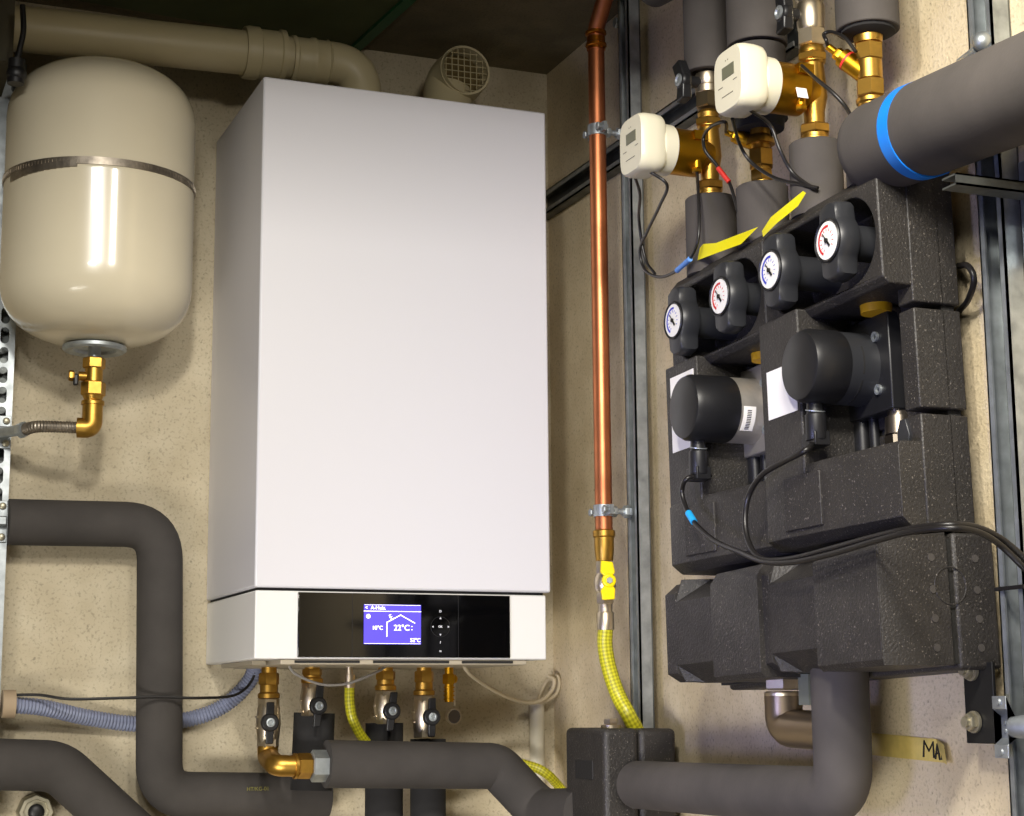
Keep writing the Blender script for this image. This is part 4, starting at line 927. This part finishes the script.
# yellow tape with writing
a, b_, c2, d_ = right(872, 733, .0012), right(936, 739, .0012), right(946, 763, .0012), right(872, 755, .0012)
n = VX*.0008
t = thing('written_tape', 'faded yellow tape with handwritten black letters on the wall below the manifold', 'tape', d_)
MB().loft([[a, b_, c2, d_], [p+n for p in (a, b_, c2, d_)]]).build('tape_strip', ywtd, t)
MB().loft([[right(p, q, e) for p, q, e in ((936, 739, .0013), (944, 745, .008), (947, 765, .01), (943, 762, .0013))], [right(p, q, e+.0008) for p, q, e in ((936, 739, .0013), (944, 745, .008), (947, 765, .01), (943, 762, .0013))]]).build('curled_end', ywtd, t)
def strokes(pl, w=.0011):
    m_ = MB()
    for l in pl: m_.tube([right(p, q, .0022) for p, q in l], w, 6)
    return m_
strokes([[(923.5, 757), (924, 741), (929, 751), (933, 742), (934, 758)], [(935.5, 759), (937, 744), (940, 760)], [(936, 753), (939.5, 754)], [(942, 760), (942, 746), (944, 748), (943, 752), (945, 759)]]).build('handwriting', ink, t)
# black bracket with bolts
a = right(963, 670, .03); b_ = right(996, 744, .03); xk = a.x
t = thing('wall_bracket', 'black steel mounting bracket with two bolts below the right end of the manifold block', 'bracket', (xk, (a.y+b_.y)/2, b_.z))
z1_ = zrow(xk, a.y, 663)
MB().box((xk, b_.y, b_.z), (xk+.004, a.y, z1_)).build('bracket_plate', blk, t, bevel=.0008)
m_ = MB()
for px, py in ((972, 670), (975, 722)):
    m_ = MB(); q = right(px, py, .031); m_.cyl(q, q-VX*.003, .0115); m_.hexa(q-VX*.003, q-VX*.010, .0095); m_.cyl(q-VX*.01, q-VX*.014, .0055); m_.cyl(q, (XR-.0005, q.y, q.z), .005); m_.build('bolt', zinc, t)
# strap clamp at the right
q = right(1000, 727, .040); ys = q.y
t = thing('strap_clamp', 'bright steel strap clamp fixed to the shiny upright channel at the right edge', 'clamp', q-VZ*.03)
m_ = MB(); pf = [(-.031, .0), (-.018, .0), (-.011, .010), (.011, .010), (.018, .0), (.031, .0)]
zs = lambda v: q.z+v
m_.loft([[Vector((q.x+d_, y_, zs(v))) for v, d_ in pf] + [Vector((q.x+d_+.002, y_, zs(v))) for v, d_ in pf[::-1]] for y_ in (ys+.011, ys-.011)])
m_.build('strap', galv, t, bevel=.0006)
m_ = MB()
for v in (-.025, .025): m_.lathe([(0, .004), (.002, .003)], (q.x, ys, zs(v)), -VX, 14)
for v in (-.004, .004):
    for y_ in (-.004, .004): m_.lathe([(0, .0022), (.0015, .0018)], (q.x+.010, ys+y_, zs(v)), -VX, 10)
m_.build('rivet', galv, t)
m_ = MB(); m_.lathe([(0, .010), (.012, .012), (.03, .012)], (q.x+.004, ys-.014, q.z), Vector((.4, -1, 0)), 24); m_.build('barrel_nut', galv, t)
m_ = MB(); yk = yv2-.0205; zk = zrow(XR-.025, yk, 588); m_.box((XR-.029, yv2-.044, zk-.002), (XR-.0255, yv2+.003, zk+.002)); o = m_.build('cable_tie', rub); tag(o, 'thin black tie around the shiny upright channel', 'tie')
q = right(977, 50, .03); o = MB().cyl(q, q+Vector((0, .03, -.004)), .0055).ball(q+Vector((0, -.01, .006)), .011).cyl(q+Vector((0, -.01, .0)), Vector((XR-.0255, q.y-.01, q.z)), .004).build('channel_bolt', galv); tag(o, 'short threaded bolt sticking out at the top of the shiny upright channel', 'bolt')

# ------------------------------------------------------------------ light
def area(name, loc, tgt, sx_, sy_, power, col, spread=180):
    l = bpy.data.lights.new(name, 'AREA'); l.shape = 'RECTANGLE'; l.size = sx_; l.size_y = sy_; l.energy = power; l.color = col; l.spread = math.radians(spread)
    o = bpy.data.objects.new(name, l); C.objects.link(o); o.location = loc
    o.rotation_euler = (Vector(tgt)-Vector(loc)).to_track_quat('-Z', 'Y').to_euler(); return o
area('ceiling_lamp', (-.47, -1.95, .975), (-.05, -.1, .0), .10, .12, 17, (1, .955, .87))
area('rear_fill', (-.95, -3.1, .96), (-.1, -.1, .0), .40, .14, 17, (1, .97, .92))  # fill light added behind the camera, stands for no known lamp
area('side_lamp', (.02, -1.85, .84), (.55, -1.1, .2), .22, .12, 6.5, (1, .94, .84), 130)
area('low_fill', (-1.2, -2.2, -1.0), (.45, -.2, -.65), 1.2, .5, 10, (1, .955, .88), 62)
area('cool_fill', (-1.3, -1.6, -.35), (.43, -.9, .06), .4, .4, 1.5, (.42, .45, 1), 50)
w = bpy.data.worlds.new('world'); bpy.context.scene.world = w; w.use_nodes = True
w.node_tree.nodes['Background'].inputs[0].default_value = (.9, .84, .72, 1); w.node_tree.nodes['Background'].inputs[1].default_value = .055
sc = bpy.context.scene; sc.view_settings.view_transform = 'Standard'; sc.view_settings.look = 'None'; sc.view_settings.exposure = 0
